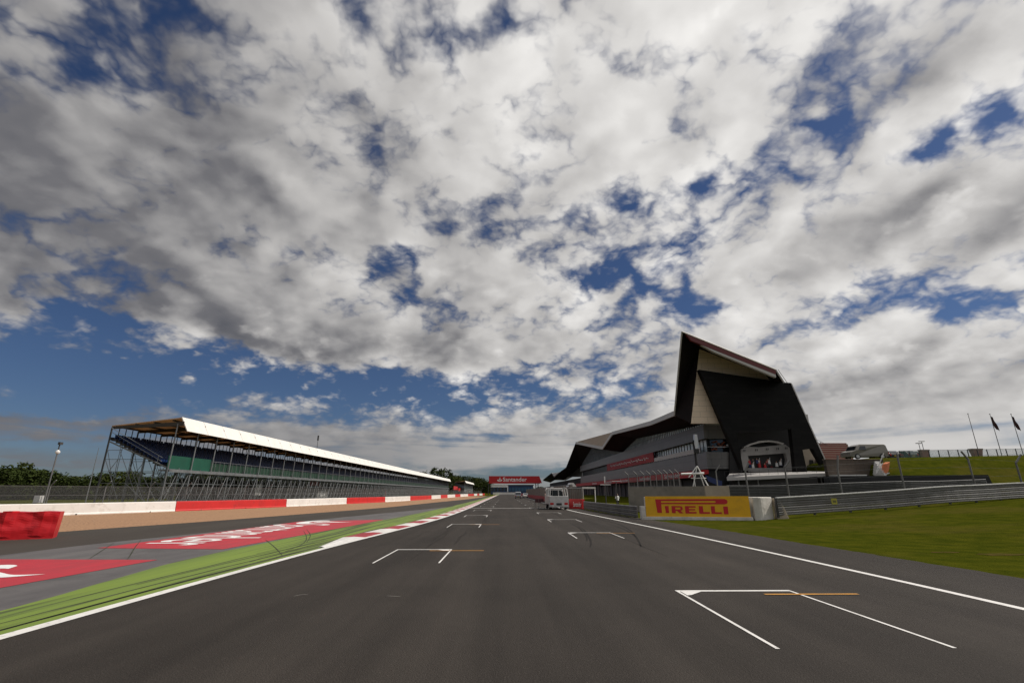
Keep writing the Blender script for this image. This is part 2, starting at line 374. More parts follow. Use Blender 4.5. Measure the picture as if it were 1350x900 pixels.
whiteL = bez([(-7.7, -10, 0), (-7.35, 3, 0), (-7.13, 7.9, 0), (-6.6, 18.64, 0), (-4.95, 40.3, 0), (-4.45, 70, 0), (-4.4, 110, 0), (-4.3, 167, 0), (-4.2, 260, 0), (-4.2, 420, 0)], 8)
whiteR = bez([(8.9, -10, 0), (9.05, 3, 0), (9.15, 9.33, 0), (9.1, 15.05, 0), (8.7, 28, 0), (8.0, 42, 0), (7.3, 57.35, 0), (7.2, 90, 0), (7.4, 150, 0), (8, 260, 0), (8.4, 420, 0)], 8)
greenE = bez([(-8.2, -10, 0), (-8.4, 3, 0), (-8.75, 9.55, 0), (-9.25, 12.8, 0), (-9.75, 17.0, 0), (-9.55, 26.4, 0), (-9.1, 34, 0), (-8.5, 45.1, 0), (-7.7, 70, 0), (-7.1, 110, 0), (-6.6, 167, 0), (-6.2, 260, 0), (-6, 420, 0)], 8)
greyE = bez([(-17.2, -10, 0), (-16.9, 5, 0), (-16.5, 17.2, 0), (-16.2, 21.7, 0), (-15.3, 25.8, 0), (-14.5, 30.2, 0), (-14.2, 36, 0), (-12.5, 46, 0), (-9.2, 62, 0), (-7.7, 70.2, 0)], 8)
gravE = bez([(-26.5, -10, 0), (-25.5, 10, 0), (-23.1, 27.3, 0), (-21.1, 35.9, 0), (-20.0, 42, 0), (-18.2, 53, 0), (-15.6, 70.8, 0), (-13.6, 100.7, 0), (-11.5, 130, 0), (-10.0, 156, 0), (-8.8, 200, 0), (-8.4, 250, 0)], 8)
barB = bez([(-60, 15, 0), (-48, 30.5, 0), (-39.6, 45.2, 0), (-35.25, 55.8, 0), (-30.6, 71.0, 0), (-27.1, 89.5, 0), (-24.3, 103.8, 0), (-22.4, 121.5, 0), (-21.0, 148, 0), (-19.6, 200, 0), (-16, 270, 0), (-12.5, 330, 0)], 8)
grassR = bez([(12.6, -10, 0), (12.4, 11.7, 0), (12.0, 20, 0), (11.6, 30, 0), (10.9, 37, 0), (10.2, 45, 0), (9.4, 61, 0), (9.3, 100, 0), (9.4, 200, 0), (9.6, 420, 0)], 8)
grassR = [Vector((p.x+(.14*noise.noise(Vector((p.y*.7, 3, 0)))+.12*noise.noise(Vector((p.y*2.3, 9, 0)))), p.y, 0)) for p in [Vector((at_y(grassR, -10+.2*i), -10+.2*i, 0)) for i in range(500)]]+[p for p in grassR if p.y > 90.5]
def sheet(name, A, B, z, m, y0=-10, y1=420, step=1.0):
    mb = MB(); y = y0; k = 0; rows = []
    while y < y1+1e-6:
        rows.append(((at_y(A, y), y, z), (at_y(B, y), y, z))); y += step if y < 80 else step*4
    for a, b in zip(rows, rows[1:]): mb.face([a[0], a[1], b[1], b[0]])
    return struct(mb.build(name, m))
def shift(path, dx): return [(p[0]+dx, p[1], p[2]) for p in path]
sheet('gravel_trap', shift(barB, -1.0), shift(gravE, .4), .010, 'gravel', -10, 250)
sheet('service_road', gravE, shift(greyE, .3), .016, 'asphalt2', -10, 69)
sheet('service_road_far', gravE, shift(greenE, .3), .0165, 'asphalt2', 69, 250)
sheet('old_runoff_asphalt', greyE, shift(greenE, .3), .020, 'asphalt3', -10, 69)
sheet('green_painted_verge', greenE, shift(whiteL, .2), .026, 'green_paint')
sheet('race_track', shift(whiteL, .05), grassR, .030, 'asphalt', step=.2)
sheet('track_edge_line', shift(whiteL, -.12), shift(whiteL, .12), .036, 'white_line')
sheet('pit_side_edge_line', shift(whiteR, -.09), shift(whiteR, .09), .036, 'white_line')

# kerb: red and white blocks outside the left line
mb = MB(); y = 19.5; k = 0
while y < 300:
    L_ = 2.55 if k else 4.2
    y1 = y+L_; q0 = at_y(whiteL, y)-.13; q1 = at_y(whiteL, y1)-.13
    w = 1.0 if k else 1.0
    w0 = .25 if k == 0 else w
    a = [(q0, y, .032), (q0-w0*.5, y, .062), (q0-w0, y, .036)]; b = [(q1, y1, .032), (q1-w*.5, y1, .062), (q1-w, y1, .036)]
    mi = k % 2
    mb.face([a[0], b[0], b[1], a[1]], mi); mb.face([a[1], b[1], b[2], a[2]], mi)
    y = y1; k += 1
struct(mb.build('kerb', ['kerb_white', 'kerb_red']))

# grid boxes
def grid_box(x0, x1, yf, depth, corner, orange, w=.09):
    mb = MB(); z = .037
    def q(a, b, c, d, mi=0, zz=z): mb.face([(a, c, zz), (b, c, zz), (b, d, zz), (a, d, zz)], mi)
    q(x0, x1, yf-w*1.4, yf)
    q(x0, x0+w*.62, yf-depth, yf-w*1.4); q(x1-w*.62, x1, yf-depth, yf-w*1.4)
    cx = x0+.08 if corner < 0 else x1-.08
    s = -corner
    mb.face([(cx, yf-w*1.6, z+.002), (cx+s*.42, yf-w*1.6, z+.002), (cx+s*.10, yf-.48, z+.002), (cx, yf-.52, z+.002)])
    if orange: q(x1-.75, x1+1.15, yf-.50, yf-.40, 1, z+.004)
    return struct(mb.build('grid_box_marking', ['white_line', 'orange_line']))
grid_box(3.57, 5.98, 11.15, 3.95, -1, True)
grid_box(-3.82, -1.86, 18.8, 3.5, 1, True, .085)
for i, y in enumerate((26.2, 38.4, 51.0, 66.5, 81, 96, 111, 126)): grid_box(3.2, 5.35, y, 3.2, -1, i < 1, .08)
for i, y in enumerate((33.0, 45.2, 58.0, 72.5, 87, 102, 117, 132)): grid_box(-3.35, -1.45, y, 3.0, 1, i < 1, .08)
mb = MB(); mb.face([(-4.3, 63.9, .037), (7.2, 63.9, .037), (7.2, 64.35, .037), (-4.3, 64.35, .037)])
struct(mb.build('start_line', 'white_line'))

# tyre marks on the track and old marks
def mark(mb, pts, w, z=.034, n=10):
    P = bez([(p[0], p[1], z) for p in pts], n)
    L_ = len(P)
    for i in range(L_-1):
        d = (P[i+1]-P[i]).normalized(); nn = Vector((-d.y, d.x, 0))
        w0 = w*(.35+.65*math.sin(math.pi*(i+.3)/L_)); w1 = w*(.35+.65*math.sin(math.pi*(i+1.3)/L_))
        mb.face([P[i]-nn*w0/2, P[i]+nn*w0/2, P[i+1]+nn*w1/2, P[i+1]-nn*w1/2])
mb = MB()
for pts in ([(762, 694), (770, 699), (776, 708), (779, 716), (778, 722)], [(800, 690), (820, 697), (836, 706), (843, 716), (845, 722)],
            [(752, 690), (764, 697), (772, 706), (774, 714)], [(786, 684), (812, 690), (830, 699), (838, 708)]):
    g = [G(*p) for p in pts]
    mark(mb, g, .10)
struct(mb.build('track_tyre_marks', 'rubber_mark')); mb = MB(); random.seed(31)
for i in range(16):
    x0 = random.choice((-3.2, -1.6, .6, 2.1, 4.4, 5.6))+random.gauss(0, .5); y0 = random.uniform(14, 70); L_ = random.uniform(5, 14)
    mark(mb, [(x0+random.uniform(-.03, .03)*k, y0+L_*k/4) for k in range(5)], random.uniform(.04, .16))
struct(mb.build('track_rubber_streaks', 'rubber_faint'))
mb = MB()
for pts in ([(186, 712), (178, 722), (172, 732), (168, 738)], [(150, 716), (135, 726), (118, 737)], [(400, 700), (404, 709), (398, 718), (370, 730)], [(404, 698), (409, 706), (404, 716)],
            [(350, 712), (362, 722), (372, 733)]):
    mark(mb, [G(*p) for p in pts], .035, .033)
for i in range(16):
    y0 = random.uniform(6, 30); L_ = random.uniform(5, 14); dx = random.uniform(.3, 2.2)
    pts = [(at_y(whiteL, y0+L_*k/4)-dx-.05*k*random.random(), y0+L_*k/4) for k in range(5)]
    if all(at_y(greenE, p[1]) < p[0] for p in pts): mark(mb, pts, random.uniform(.03, .10), .029)
struct(mb.build('verge_tyre_marks', 'rubber_verge'))
mb = MB()
for (a, b, c) in (((387, 788), (397, 786), (406, 786)), ((510, 787.5), (520, 788), (528, 788.5))):
    mark(mb, [G(*a), G(*b), G(*c)], .035, .036)
struct(mb.build('worn_paint_traces', 'repair'))

# red sponsor patches with white lettering (upside down to the camera: meant for the cars' other side)
mb = MB()
mb.face([(-15.0, 19.5, .0275), (-10.15, 19.05, .0275), (at_y(greenE, 26)-.05, 26, .0275), (at_y(greenE, 34)-.05, 34, .0275), (-8.95, 38.5, .0275), (-14.25, 36.2, .0275)], 0)
text_into(mb, 'Santander', (-14.35, 33.0, .0335), (0, -12.7, 0), (3.4, .2, 0), .0, 1)
flame_into(mb, (-13.9, 37.2, .0335), (0, -3.8, 0), (3.5, .3, 0), 1)
struct(mb.build('painted_red_run_off_panel', ['red_paint', 'letter']))
mb = MB()
mb.face([(-15.5, 16.4, .0275), (-15.9, -9, .0275), (-11.2, -9, .0275), (-10.9, 11.0, .0275), (-10.55, 16.2, .0275)], 0)
flame_into(mb, (-14.9, 15.1, .0335), (0, -3.6, 0), (3.4, .2, 0), 1)
text_into(mb, 'Santander', (-14.9, 10.8, .0335), (0, -12.5, 0), (3.3, .1, 0), .0, 1)
struct(mb.build('painted_red_run_off_panel', ['red_paint', 'letter']))
# dry bare patches in the right-hand grass
random.seed(14)
mb = MB()
for (cx_, cy_, rx_, ry_) in ((16.6, 17.3, 1.1, .42), (18.6, 17.0, 1.4, .50), (20.8, 16.6, 1.5, .45), (15.3, 17.9, .6, .25)):
    n_ = 22; pts = []
    for k in range(n_):
        a_ = 2*math.pi*k/n_; q_ = .75+.35*noise.noise(Vector((math.cos(a_)*1.7+cx_, math.sin(a_)*1.7, cy_)))+random.uniform(-.08, .08)
        x_ = cx_+rx_*q_*math.cos(a_); y_ = cy_+ry_*q_*math.sin(a_); pts.append((x_, y_, height(x_, y_)+.010))
    c_ = (cx_, cy_, height(cx_, cy_)+.012)
    for k in range(n_): mb.face([c_, pts[k], pts[(k+1) % n_]])
struct(mb.build('bare_earth', mat('bare_soil', (.085, .060, .022), (.045, .047, .008), scale=3.0, detail=8, rough=1, spec=0.0, lo=.4, hi=.6)))
# access road and paddock apron on the right, behind the barriers
mb = MB(); mb.face([(10.5, 66, .006), (34.6, 66, .006), (34.6, 420, .006), (10.5, 420, .006)]); struct(mb.build('pit_lane_asphalt', 'asphalt2'))
mb = MB(); mb.face([(10.2, 62, .012), (30, 62, .012), (29, 84, .75), (10.2, 84, .75)]); mb.face([(10.2, 84, .75), (29, 84, .75), (26, 150, 1.1), (10.2, 150, 1.1)]); struct(mb.build('pit_entry_grass', 'grass'))

# ------------------------------------------------------------------ left barrier sections
BL = 1.02
def path_between(path, y0, y1, n=6, dx=0.0): return [Vector((at_y(path, lerp(y0, y1, i/n))+dx, lerp(y0, y1, i/n), 0)) for i in range(n+1)]
prof = [(-.05, 0), (-.05, .10), (0, .18), (.02, BL-.05), (.06, BL), (.50, BL), (.54, BL-.05), (.56, .18), (.62, .10), (.62, 0)]
def barY(px): # y on the barrier path seen at image column px
    best = min(((abs((p[0]/max(p[1], .1))-(ray(px, 655)[0]/ray(px, 655)[1])), p[1]) for p in fine))
    return best[1]
fine = [(at_y(barB, 20+.1*i), 20+.1*i) for i in range(3100)]
cuts = [(-60, 'w'), (234, 'r'), (379, 'w'), (457.6, 'r'), (508, 'w'), (541, 'r'), (554, 'r'), (569, 'w'), (581, 'r'), (590, 'w'), (600, 'r'), (607, 'w'), (617, 'r'), (625, 'w'), (629, 'r'), (632, 'w'), (636, 'r'), (639, None)]
labs = ['long white concrete barrier section running past the camera pole at far left',
        'long red concrete barrier section in front of the near end of the grandstand',
        'white concrete barrier section right of the longest red section',
        'red concrete barrier section between two white sections below mid grandstand',
        'shorter white concrete barrier section below the far half of the grandstand',
        'short red barrier section with a white chip at its right end',
        'dull red barrier section after the small opening in the barrier row',
        'white barrier section between two dull red sections past the opening']
gY = [(-60 if i == 0 else 0) for i in range(1)]
ysc = [20.0]+[barY(c[0]) for c in cuts[1:]]
for i in range(len(cuts)-1):
    y0, y1 = ysc[i], ysc[i+1]
    if y1-y0 < .5: continue
    m = 'wall_white' if cuts[i][1] == 'w' else 'wall_red'
    mb = MB(); pth = path_between(barB, y0+.03, y1-.03, 10)
    mb.sweep(pth, prof)
    if i < len(labs): lab = labs[i]
    elif m == 'wall_red': lab = 'tiny far red barrier section along the grass under the far red hoarding'
    else: lab = 'tiny far white barrier section along the grass under the far red hoarding'
    t = mb.build('concrete_barrier', m, bevel=0)
    tag(t, lab, 'barrier', 'red and white barrier sections along the gravel trap')
    if i < 4:   # joints between cast units, dark gaps and lifting slots
        y = y0+3.0
        while y < y1-1.5:
            s = MB(); x = at_y(barB, y); s.box((x+.020, y, .07), (.05, .22, .08)); y += 6.0
            s.build('lifting_slot', 'dark', t)

# near red padded block
base = Vector((-21.3, 23.2, 0))
t = thing('padded_barrier', 'red tarpaulin wrapped tyre barrier end at the left edge by the gravel', 'barrier', base)
a = Vector((-20.2, 23.56, 0)); d = Vector((-.84, -.54, 0)).normalized(); nrm = Vector((d.y, -d.x, 0))
nx, nz, dep = 40, 14, 1.0
mb = MB(); W_ = 7.0; Hh = 1.13
def pad(u, v):
    w = .05*noise.noise(Vector((u*1.4, v*2.2, 3)))+.035*noise.noise(Vector((u*3.3, v*4.0, 8)))+.05*math.sin(u*2.75)**8*(1 if v > .1 else 0)
    top = .03*math.sin(u*math.pi/1.05)**2
    return w, top
for i in range(nx+1):
    for j in range(nz+1):
        u = W_*i/nx; v = j/nz; w, top = pad(u, v)
        p = a+d*u+Vector((0, 0, v*(Hh+top*(1 if j == nz else 0))))
        p += Vector((.18*v*0, 0, 0))-Vector((d.y, -d.x, 0))*0
        front = Vector((-d.y, d.x, 0))
        p += front*(w*(1 if 0 < v else .6))-d*(.05*v if i == 0 else .05*v*(1-i/nx))
        mb.v.append(tuple(p))
for i in range(nx):
    for j in range(nz):
        k = i*(nz+1)+j; mb.f.append((k, k+1, k+nz+2, k+nz+1)); mb.mi.append(0)
front = Vector((-d.y, d.x, 0))
if front.y > 0: front = -front
n0 = len(mb.v)
back = -front*dep
for i in range(nx+1):
    k = i*(nz+1)+nz; mb.v.append(tuple(Vector(mb.v[k])+back))
for i in range(nx):
    k = i*(nz+1)+nz; mb.f.append((k, n0+i, n0+i+1, k+nz+1)); mb.mi.append(0)
e = [mb.v[j] for j in range(nz+1)]
mb.face(e+[tuple(Vector(e[-1])+back), tuple(Vector(e[0])+back)])
mb.face([tuple(a+back), tuple(a+d*W_+back), tuple(a+d*W_+back+Vector((0, 0, Hh))), tuple(a+back+Vector((0, 0, Hh))-d*.05)])
mb.build('tarpaulin_cover', 'tarp_red', t, smooth=False)
for u in (1.55, 2.6, 4.6): s = MB(); s.b2((a+d*u).to_tuple()[:2]+(Hh+.0,), ((a+d*(u+.16)-front*.5).to_tuple()[:2])+(Hh+.06,)); s.build('strap', 'tarp_red', t)

# ------------------------------------------------------------------ debris fence on the left
def fence_panel(mb, a, b, z0, z1):
    """adds uv-mapped wire sheet"""
    n = len(mb.v); L_ = (Vector(b)-Vector(a)).length
    mb.v += [(a[0], a[1], a[2]+z0), (b[0], b[1], b[2]+z0), (b[0], b[1], b[2]+z1), (a[0], a[1], a[2]+z1)]
    mb.f.append((n, n+1, n+2, n+3)); mb.mi.append(0)
    mb.uvs = getattr(mb, 'uvs', [])+[(0, z0), (L_, z0), (L_, z1), (0, z1)]
def build_wire(mb, name, m, parent):
    o = mb.build(name, m, parent, fix=False)
    uv = o.data.uv_layers.new(name='UVMap')
    for i, l in enumerate(o.data.loops): uv.data[i].uv = mb.uvs[l.vertex_index]
    return o
t = thing('debris_fence', 'tall wire debris fence on grey posts behind the left barrier row', 'fence', (-36, 56, 0))
y = 30.0; k = 0; prev = None
fen = []
while y < 330: fen.append(Vector((at_y(barB, y)-1.6, y, 0))); y += (4.0 if y < 170 else 8)
for i, p in enumerate(fen[:95]):
    mb = MB(); mb.tube(p, p+Vector((0, 0, 2.5)), .05); mb.tube(p+Vector((0, 0, 2.5)), p+Vector((.5, -.15, 3.0)), .045); mb.build('post', 'steel', t)
wm = MB()
for p, q in zip(fen, fen[1:]): fence_panel(wm, p, q, .15, 2.5)
build_wire(wm, 'wire_mesh', M['wire'], t)
mb = MB()
for z in (.9, 1.7, 2.5):
    for p, q in zip(fen, fen[1:]): mb.tube(p+Vector((0, 0, z)), q+Vector((0, 0, z)), .018, 4)
mb.build('cable', 'steel', t)

# camera pole and white cabinet
bp = PY(58, 662, 47); bp.z = 0
t = thing('camera_pole', 'slim grey pole with white dome camera on top at far left', 'camera pole', bp)
mb = MB(); mb.tube(bp, bp+Vector((0, 0, 5.6)), .07, 8, r1=.05); mb.build('pole', 'steel', t)
mb = MB(); mb.box(bp+Vector((0.05, 0, 6.35)), (.20, .34, .24)); mb.tube(bp+Vector((0, 0, 5.6)), bp+Vector((0, 0, 6.4)), .05); mb.build('camera_head', 'darkgrey', t)
mb = MB()
for i in range(5):
    z0 = -.18+.09*i; r0 = .19*math.sqrt(max(0, 1-(z0/.19)**2)); z1 = z0+.09; r1 = .19*math.sqrt(max(0, 1-(z1/.19)**2))
    mb.tube(bp+Vector((0, 0, 5.55+z0)), bp+Vector((0, 0, 5.55+z1)), max(r0, .02), 12, r1=max(r1, .02))
mb.build('dome', 'white', t)
cb = PY(51, 657, 46); cb.z = 0
t = thing('equipment_cabinet', 'small white cabinet on a dark post behind the white barrier', 'cabinet', cb)
mb = MB(); mb.box(cb+Vector((0, 0, 1.38)), (.55, .4, .62)); mb.build('cabinet_box', 'white', t, bevel=.02)
mb = MB(); mb.box(cb+Vector((-.34, .1, .85)), (.12, .3, 1.7)); mb.build('stand', 'darkgrey', t)
mp_ = PY(118, 640, 95); mp_.z = 0
t = thing('thin_mast', 'thin bare mast rising behind the hedge left of the grandstand', 'mast', mp_)
mb = MB(); mb.tube(mp_, mp_+Vector((0, 0, 10.0)), .10, 6, r1=.04); mb.build('mast_pole', 'scaf', t)

# ------------------------------------------------------------------ main grandstand (bays of 5 m, x -54 .. -43.7)
def grandstand(y0, n, label, zoff=0.0, xo=0.0, simple=False, green_from=2):
    t = thing('grandstand', label, 'grandstand', (-46+xo, y0, 0))
    V = Vector
    sx = xo
    def seatblock():
        mb = MB(); rows = 12
        for i in range(rows):
            x = -46.4-.62*i; z = 5.6+.30*i
            mb.b2((x+sx, y0+.08, z-.25), (x-.62+sx, y0+4.92, z), 1)
            if not simple:
                for k in range(9):
                    mb.b2((x-.30+sx, y0+.2+.53*k, z+.0), (x-.36+sx, y0+.62+.53*k, z+.62), 0)
                    mb.b2((x-.02+sx, y0+.2+.53*k, z+.28), (x-.30+sx, y0+.62+.53*k, z+.36), 0)
            else: mb.b2((x-.30+sx, y0+.2, z), (x-.36+sx, y0+4.8, z+.6), 0)
        return mb
    def roofpanel():
        mb = MB()
        mb.prism([(-44.9+sx, y0, 11.87), (-54.2+sx, y0, 10.72), (-54.2+sx, y0, 10.60), (-44.9+sx, y0, 11.72)], (0, 5.0, 0), 0)
        for x in (-46, -48.5, -51, -53.6):
            z = lerp(11.70, 10.62, (-44.9-x)/9.3); mb.b2((x+sx-.06, y0, z-.22), (x+sx+.06, y0+5, z), 1)
        mb.prism([(-44.4+sx, y0-.06, 11.3), (-54.1+sx, y0-.06, 10.60), (-54.1+sx, y0-.06, 10.25), (-44.4+sx, y0-.06, 10.7)], (0, .12, 0), 1)
        return mb
    def fascia():
        mb = MB(); mb.prism([(-44.85+sx, y0+.03, 11.92), (-43.75+sx, y0+.03, 9.99), (-43.87+sx, y0+.03, 9.99), (-45.0+sx, y0+.03, 11.92)], (0, 4.94, 0)); return mb
    def post():
        mb = MB(); mb.tube((-45.5+sx, y0, 0), (-45.2+sx, y0, 11.0), .09, 6); return mb
    def rearpost():
        mb = MB()
        mb.tube((-54.1+sx, y0, 0), (-54.1+sx, y0, 10.5), .10, 6)
        for k in range(1, 4): mb.tube((-54.0+sx, y0+1.25*k, 8.8), (-54.0+sx, y0+1.25*k, 10.5), .06, 5)
        mb.b2((-54.06+sx, y0, 8.75), (-53.9+sx, y0+5, 9.15))
        return mb
    def scaffold():
        mb = MB(); r = .036
        for x in (-45.5, -47.2, -48.9, -50.6, -52.3, -54.0):
            zt = lerp(5.2, 8.7, (-45.5-x)/8.5)
            for yy in (0, 2.5): mb.tube((x+sx, y0+yy, 0), (x+sx, y0+yy, zt), r, 5, cap=False)
        for z in (1.6, 3.1, 4.6):
            mb.tube((-45.5+sx, y0, z), (-45.5+sx, y0+5, z), r, 5, cap=False)
            mb.tube((-45.5+sx, y0, z), (-54.0+sx, y0, z), r, 5, cap=False)
        mb.tube((-49.0+sx, y0, 6.2), (-54.0+sx, y0, 6.2), r, 5, cap=False); mb.tube((-52.0+sx, y0, 7.4), (-54.0+sx, y0, 7.4), r, 5, cap=False)
        mb.tube((-45.45+sx, y0, 0), (-45.45+sx, y0+2.5, 5.0), r, 5, cap=False); mb.tube((-45.4+sx, y0+2.5, 0), (-45.4+sx, y0+5, 5.0), r*1.1, 5, cap=False)
        mb.tube((-45.42+sx, y0+2.5, 0), (-45.42+sx, y0, 3.1), r, 5, cap=False); mb.tube((-45.42+sx, y0+5, 1.6), (-45.42+sx, y0+2.5, 4.6), r, 5, cap=False)
        for (xa, za, xb, zb) in ((-45.5, 0, -48.9, 4.6), (-48.9, 0, -45.5, 3.1), (-50.6, 0, -54, 6.2), (-48.9, 1.6, -52.3, 7.3), (-50.6, 3.1, -47.2, .5), (-52.3, 3.1, -54, 7.5), (-54, 0, -50.6, 4.6), (-46.5, 0, -44.6, 1.4), (-47.2, 0, -50.6, 5.5), (-52.3, 0, -48.9, 4.6), (-54, 3.1, -52.3, 6.2)):
            mb.tube((xa+sx, y0, za), (xb+sx, y0, zb), r, 5, cap=False)
        for k, z in enumerate((.8, 2.4, 3.9)): mb.tube((-46.6-.6*k+sx, y0, z), (-46.6-.6*k+sx, y0+5, z), r, 4, cap=False); mb.tube((-46.4-.5*k+sx, y0+(k*1.1), .2), (-46.4-.5*k+sx, y0+5-k*.6, 4.6), r, 4, cap=False)
        for k in range(3): mb.tube((-45.5+sx, y0+1.25+1.25*k, 0), (-45.5+sx, y0+1.25+1.25*k, 4.8), r*.8, 4, cap=False)
        # raker carrying the rows, concourse deck, rear sheeting
        mb.tube((-45.6+sx, y0, 5.15), (-54+sx, y0, 8.55), .10, 5)
        mb.b2((-45.2+sx, y0, 4.72), (-46.6+sx, y0+5, 4.9))
        mb.b2((-45.12+sx, y0, 4.55), (-45.2+sx, y0+5, 4.95))
        return mb
    def greenp():
        mb = MB(); mb.b2((-45.55+sx, y0+.05, 5.0), (-45.63+sx, y0+4.95, 6.75)); return mb
    def balus():
        mb = MB(); mb.b2((-45.75+sx, y0+.05, 5.0), (-45.82+sx, y0+4.95, 6.35), 0)
        for k in range(4): mb.b2((-45.55+sx, y0+1.25*k-.03, 4.95), (-45.61+sx, y0+1.25*k+.03, 6.5), 1)
        for z in (5.0, 6.5): mb.b2((-45.54+sx, y0, z-.03), (-45.62+sx, y0+5, z+.03), 1)
        return mb
    protos = [('seating_rows', seatblock(), ['seat_blue', 'deck_dark']), ('roof_panel', roofpanel(), ['roof_under', 'purlin']), ('fascia_panel', fascia(), ['roof_white']),
              ('roof_post', post(), ['scaf']), ('rear_frame', rearpost(), ['darkgrey']), ('scaffold_bay', scaffold(), ['scaf'])]
    objs = [m.build(nm, mats, t) for nm, m, mats in protos]
    gp = greenp().build('green_banner', 'green_banner', t); bl = balus().build('balustrade', ['green_dark', 'scaf'], t)
    bl.location.y += 5*green_from
    for i in range(1, n):
        for o in objs:
            c = o.copy(); COL.objects.link(c); c.location.y = o.location.y+5*i
        if i < green_from: c = gp.copy(); COL.objects.link(c); c.location.y += 5*i
        elif i > green_from: c = bl.copy(); COL.objects.link(c); c.location.y = 5*i
    mb = MB(); yN = y0+5*n
    mb.prism([(-45.6+sx, yN, 0), (-54.1+sx, yN, 0), (-54.1+sx, yN, 10.5), (-45.6+sx, yN, 11.4)], (0, .15, 0)); mb.build('end_wall', 'deck_dark', t)
    if not simple:
        mb = MB()
        for x in (-46.8, -53.8): mb.tube((x+sx, y0-.25, lerp(5.7, 9.4, (-46.8-x)/7)), (x+sx, y0-.25, lerp(6.7, 10.4, (-46.8-x)/7)), .04)
        for dz in (.5, 1.0): mb.tube((-46.2+sx, y0-.25, 5.4+dz), (-54+sx, y0-.25, 9.4+dz), .035)
        mb.build('end_railing', 'scaf', t)
        mb = MB()   # dark sheeting under the rows
        mb.face([(-53.2+sx, y0+15, 0), (-53.2+sx, yN, 0), (-53.2+sx, yN, 4.2), (-53.2+sx, y0+15, 4.2)])
        mb.build('rear_sheeting', 'deck_dark', t)
    return t
grandstand(68, 69, 'long roofed grandstand with white fascia and blue seats left of the track')
grandstand(470, 26, 'small distant grandstand with a white roof edge past the red hoarding', xo=8, simple=True, green_from=0)
# seated spectators' clutter under the rows: pale boards seen through the tubes
random.seed(5)
for k, (px, py, w, h, m) in enumerate(((425, 651, 3.6, 1.6, 'white'), (340, 645, 1.2, 2.0, 'white'), (415, 637, 3.0, 1.0, 'banner_red2'), (508, 650, .8, 2.4, 'banner_red2'))):
    p = PX(px, py, -47.5); p.z = max(p.z, h/2+.6)
    t = thing('notice_board', ['white lettered board behind the scaffold tubes at mid grandstand', 'small white panel seen through scaffold near the long red barrier', 'dull red panel high under the rows at mid grandstand', 'narrow red panel behind the scaffold above the far white section'][k], 'board', (p.x, p.y, 0))
    mb = MB(); mb.box(p, (.08, w*2, h)); mb.build('board_panel', m, t)
    mb = MB()
    for s in (-.8, .8): mb.tube((p.x-.08, p.y+s*w, 0), (p.x-.08, p.y+s*w, p.z), .04, 5)
    mb.build('board_legs', 'scaf', t)

# light mast behind the stand
p = PX(418, 590, -58); p.z = 0
t = thing('light_mast', 'thin floodlight mast sticking up behind the white grandstand roof', 'mast', p)
zt = PX(421, 574, -58).z
mb = MB(); mb.tube(p, p+Vector((0, 0, zt)), .10, 6, r1=.07); mb.build('mast_pole', 'darkgrey', t)
mb = MB(); mb.box(p+Vector((0, 0, zt-.8)), (.35, .45, 1.5)); mb.build('lamp_cluster', 'darkgrey', t)

# red hoarding between the stands
t = thing('hoarding', 'distant red hoarding boards between the two grandstands', 'hoarding', (-41, 425, 0))
mb = MB(); mb.b2((-43, 425, 3.6), (-42.6, 462, 6.6)); mb.build('red_board', 'banner_red', t)
mb = MB(); mb.b2((-41.3, 452, 2.6), (-40.9, 476, 5.2)); mb.build('bright_board', 'banner_red', t)
mb = MB()
for y in range(426, 478, 6): mb.tube((-43.2, y, 0), (-43.2, y, 4.5), .12, 5)
mb.build('support_frame', 'scaf', t)

# ------------------------------------------------------------------ trees
def make_tree_mesh(seed, h, rx, nclump, leaf, per, flat=.75):
    rnd = random.Random(seed); mb = MB(); tr = MB()
    th = h*.45
    tr.tube((0, 0, 0), (0, 0, th), h*.035, 7, r1=h*.02)
    centres = []
    for i in range(nclump):
        a = rnd.uniform(0, 6.28); q = rnd.uniform(0, 1)**.6
        z = h*rnd.uniform(.10, .94); prof_ = math.sin(math.pi*min(1, max(.08, (z/h-.08)/.98)))**.6
        c = Vector((rx*q*prof_*math.cos(a), rx*q*prof_*math.sin(a), z)); centres.append(c)
        if i % 4 == 0: tr.tube((0, 0, min(th, c.z*.6)), c, h*.014, 5, r1=h*.004)
    for c in centres:
        r = h*rnd.uniform(.08, .16)
        for k in range(per):
            v = Vector((rnd.gauss(0, 1), rnd.gauss(0, 1), rnd.gauss(0, .8))); v = v.normalized()*r*rnd.uniform(.4, 1.08)
            p = c+v; n = Vector((rnd.gauss(0, 1), rnd.gauss(0, 1), rnd.gauss(.5, 1))).normalized()
            a = n.orthogonal().normalized()*leaf*rnd.uniform(.6, 1.3); b = n.cross(a).normalized()*leaf*rnd.uniform(.4, .9)
            mb.face([p-a, p-b*.8, p+a, p+b])
    return mb, tr
TREES = []
for i, (seed, h, rx, ncl, leaf, per, m) in enumerate(((1, 10, 5.2, 70, .34, 34, 'leaf1'), (2, 10, 4.0, 60, .34, 34, 'leaf2'), (3, 10, 4.8, 85, .30, 30, 'leaf1'), (4, 10, 6.2, 80, .36, 34, 'leaf1'))):
    c, tr = make_tree_mesh(seed, h, rx, ncl, leaf, per)
    TREES.append((c, tr, m))
used = {}
def tree(kind, p, h, label, group, rz=0.0, sx=1.0):
    if kind not in used:
        t = thing('tree', label, 'tree', (0, 0, 0), group)
        c, tr, m = TREES[kind]
        c.build('crown', m, t, fix=False); tr.build('trunk', 'trunk', t); used[kind] = t
        r = t
    else:
        r = copy_tree(used[kind]); r['label'] = label; r['group'] = group
    r.location = p; r.scale = (h/10*sx, h/10*sx, h/10); r.rotation_euler = (0, 0, rz)
    return r
random.seed(21)
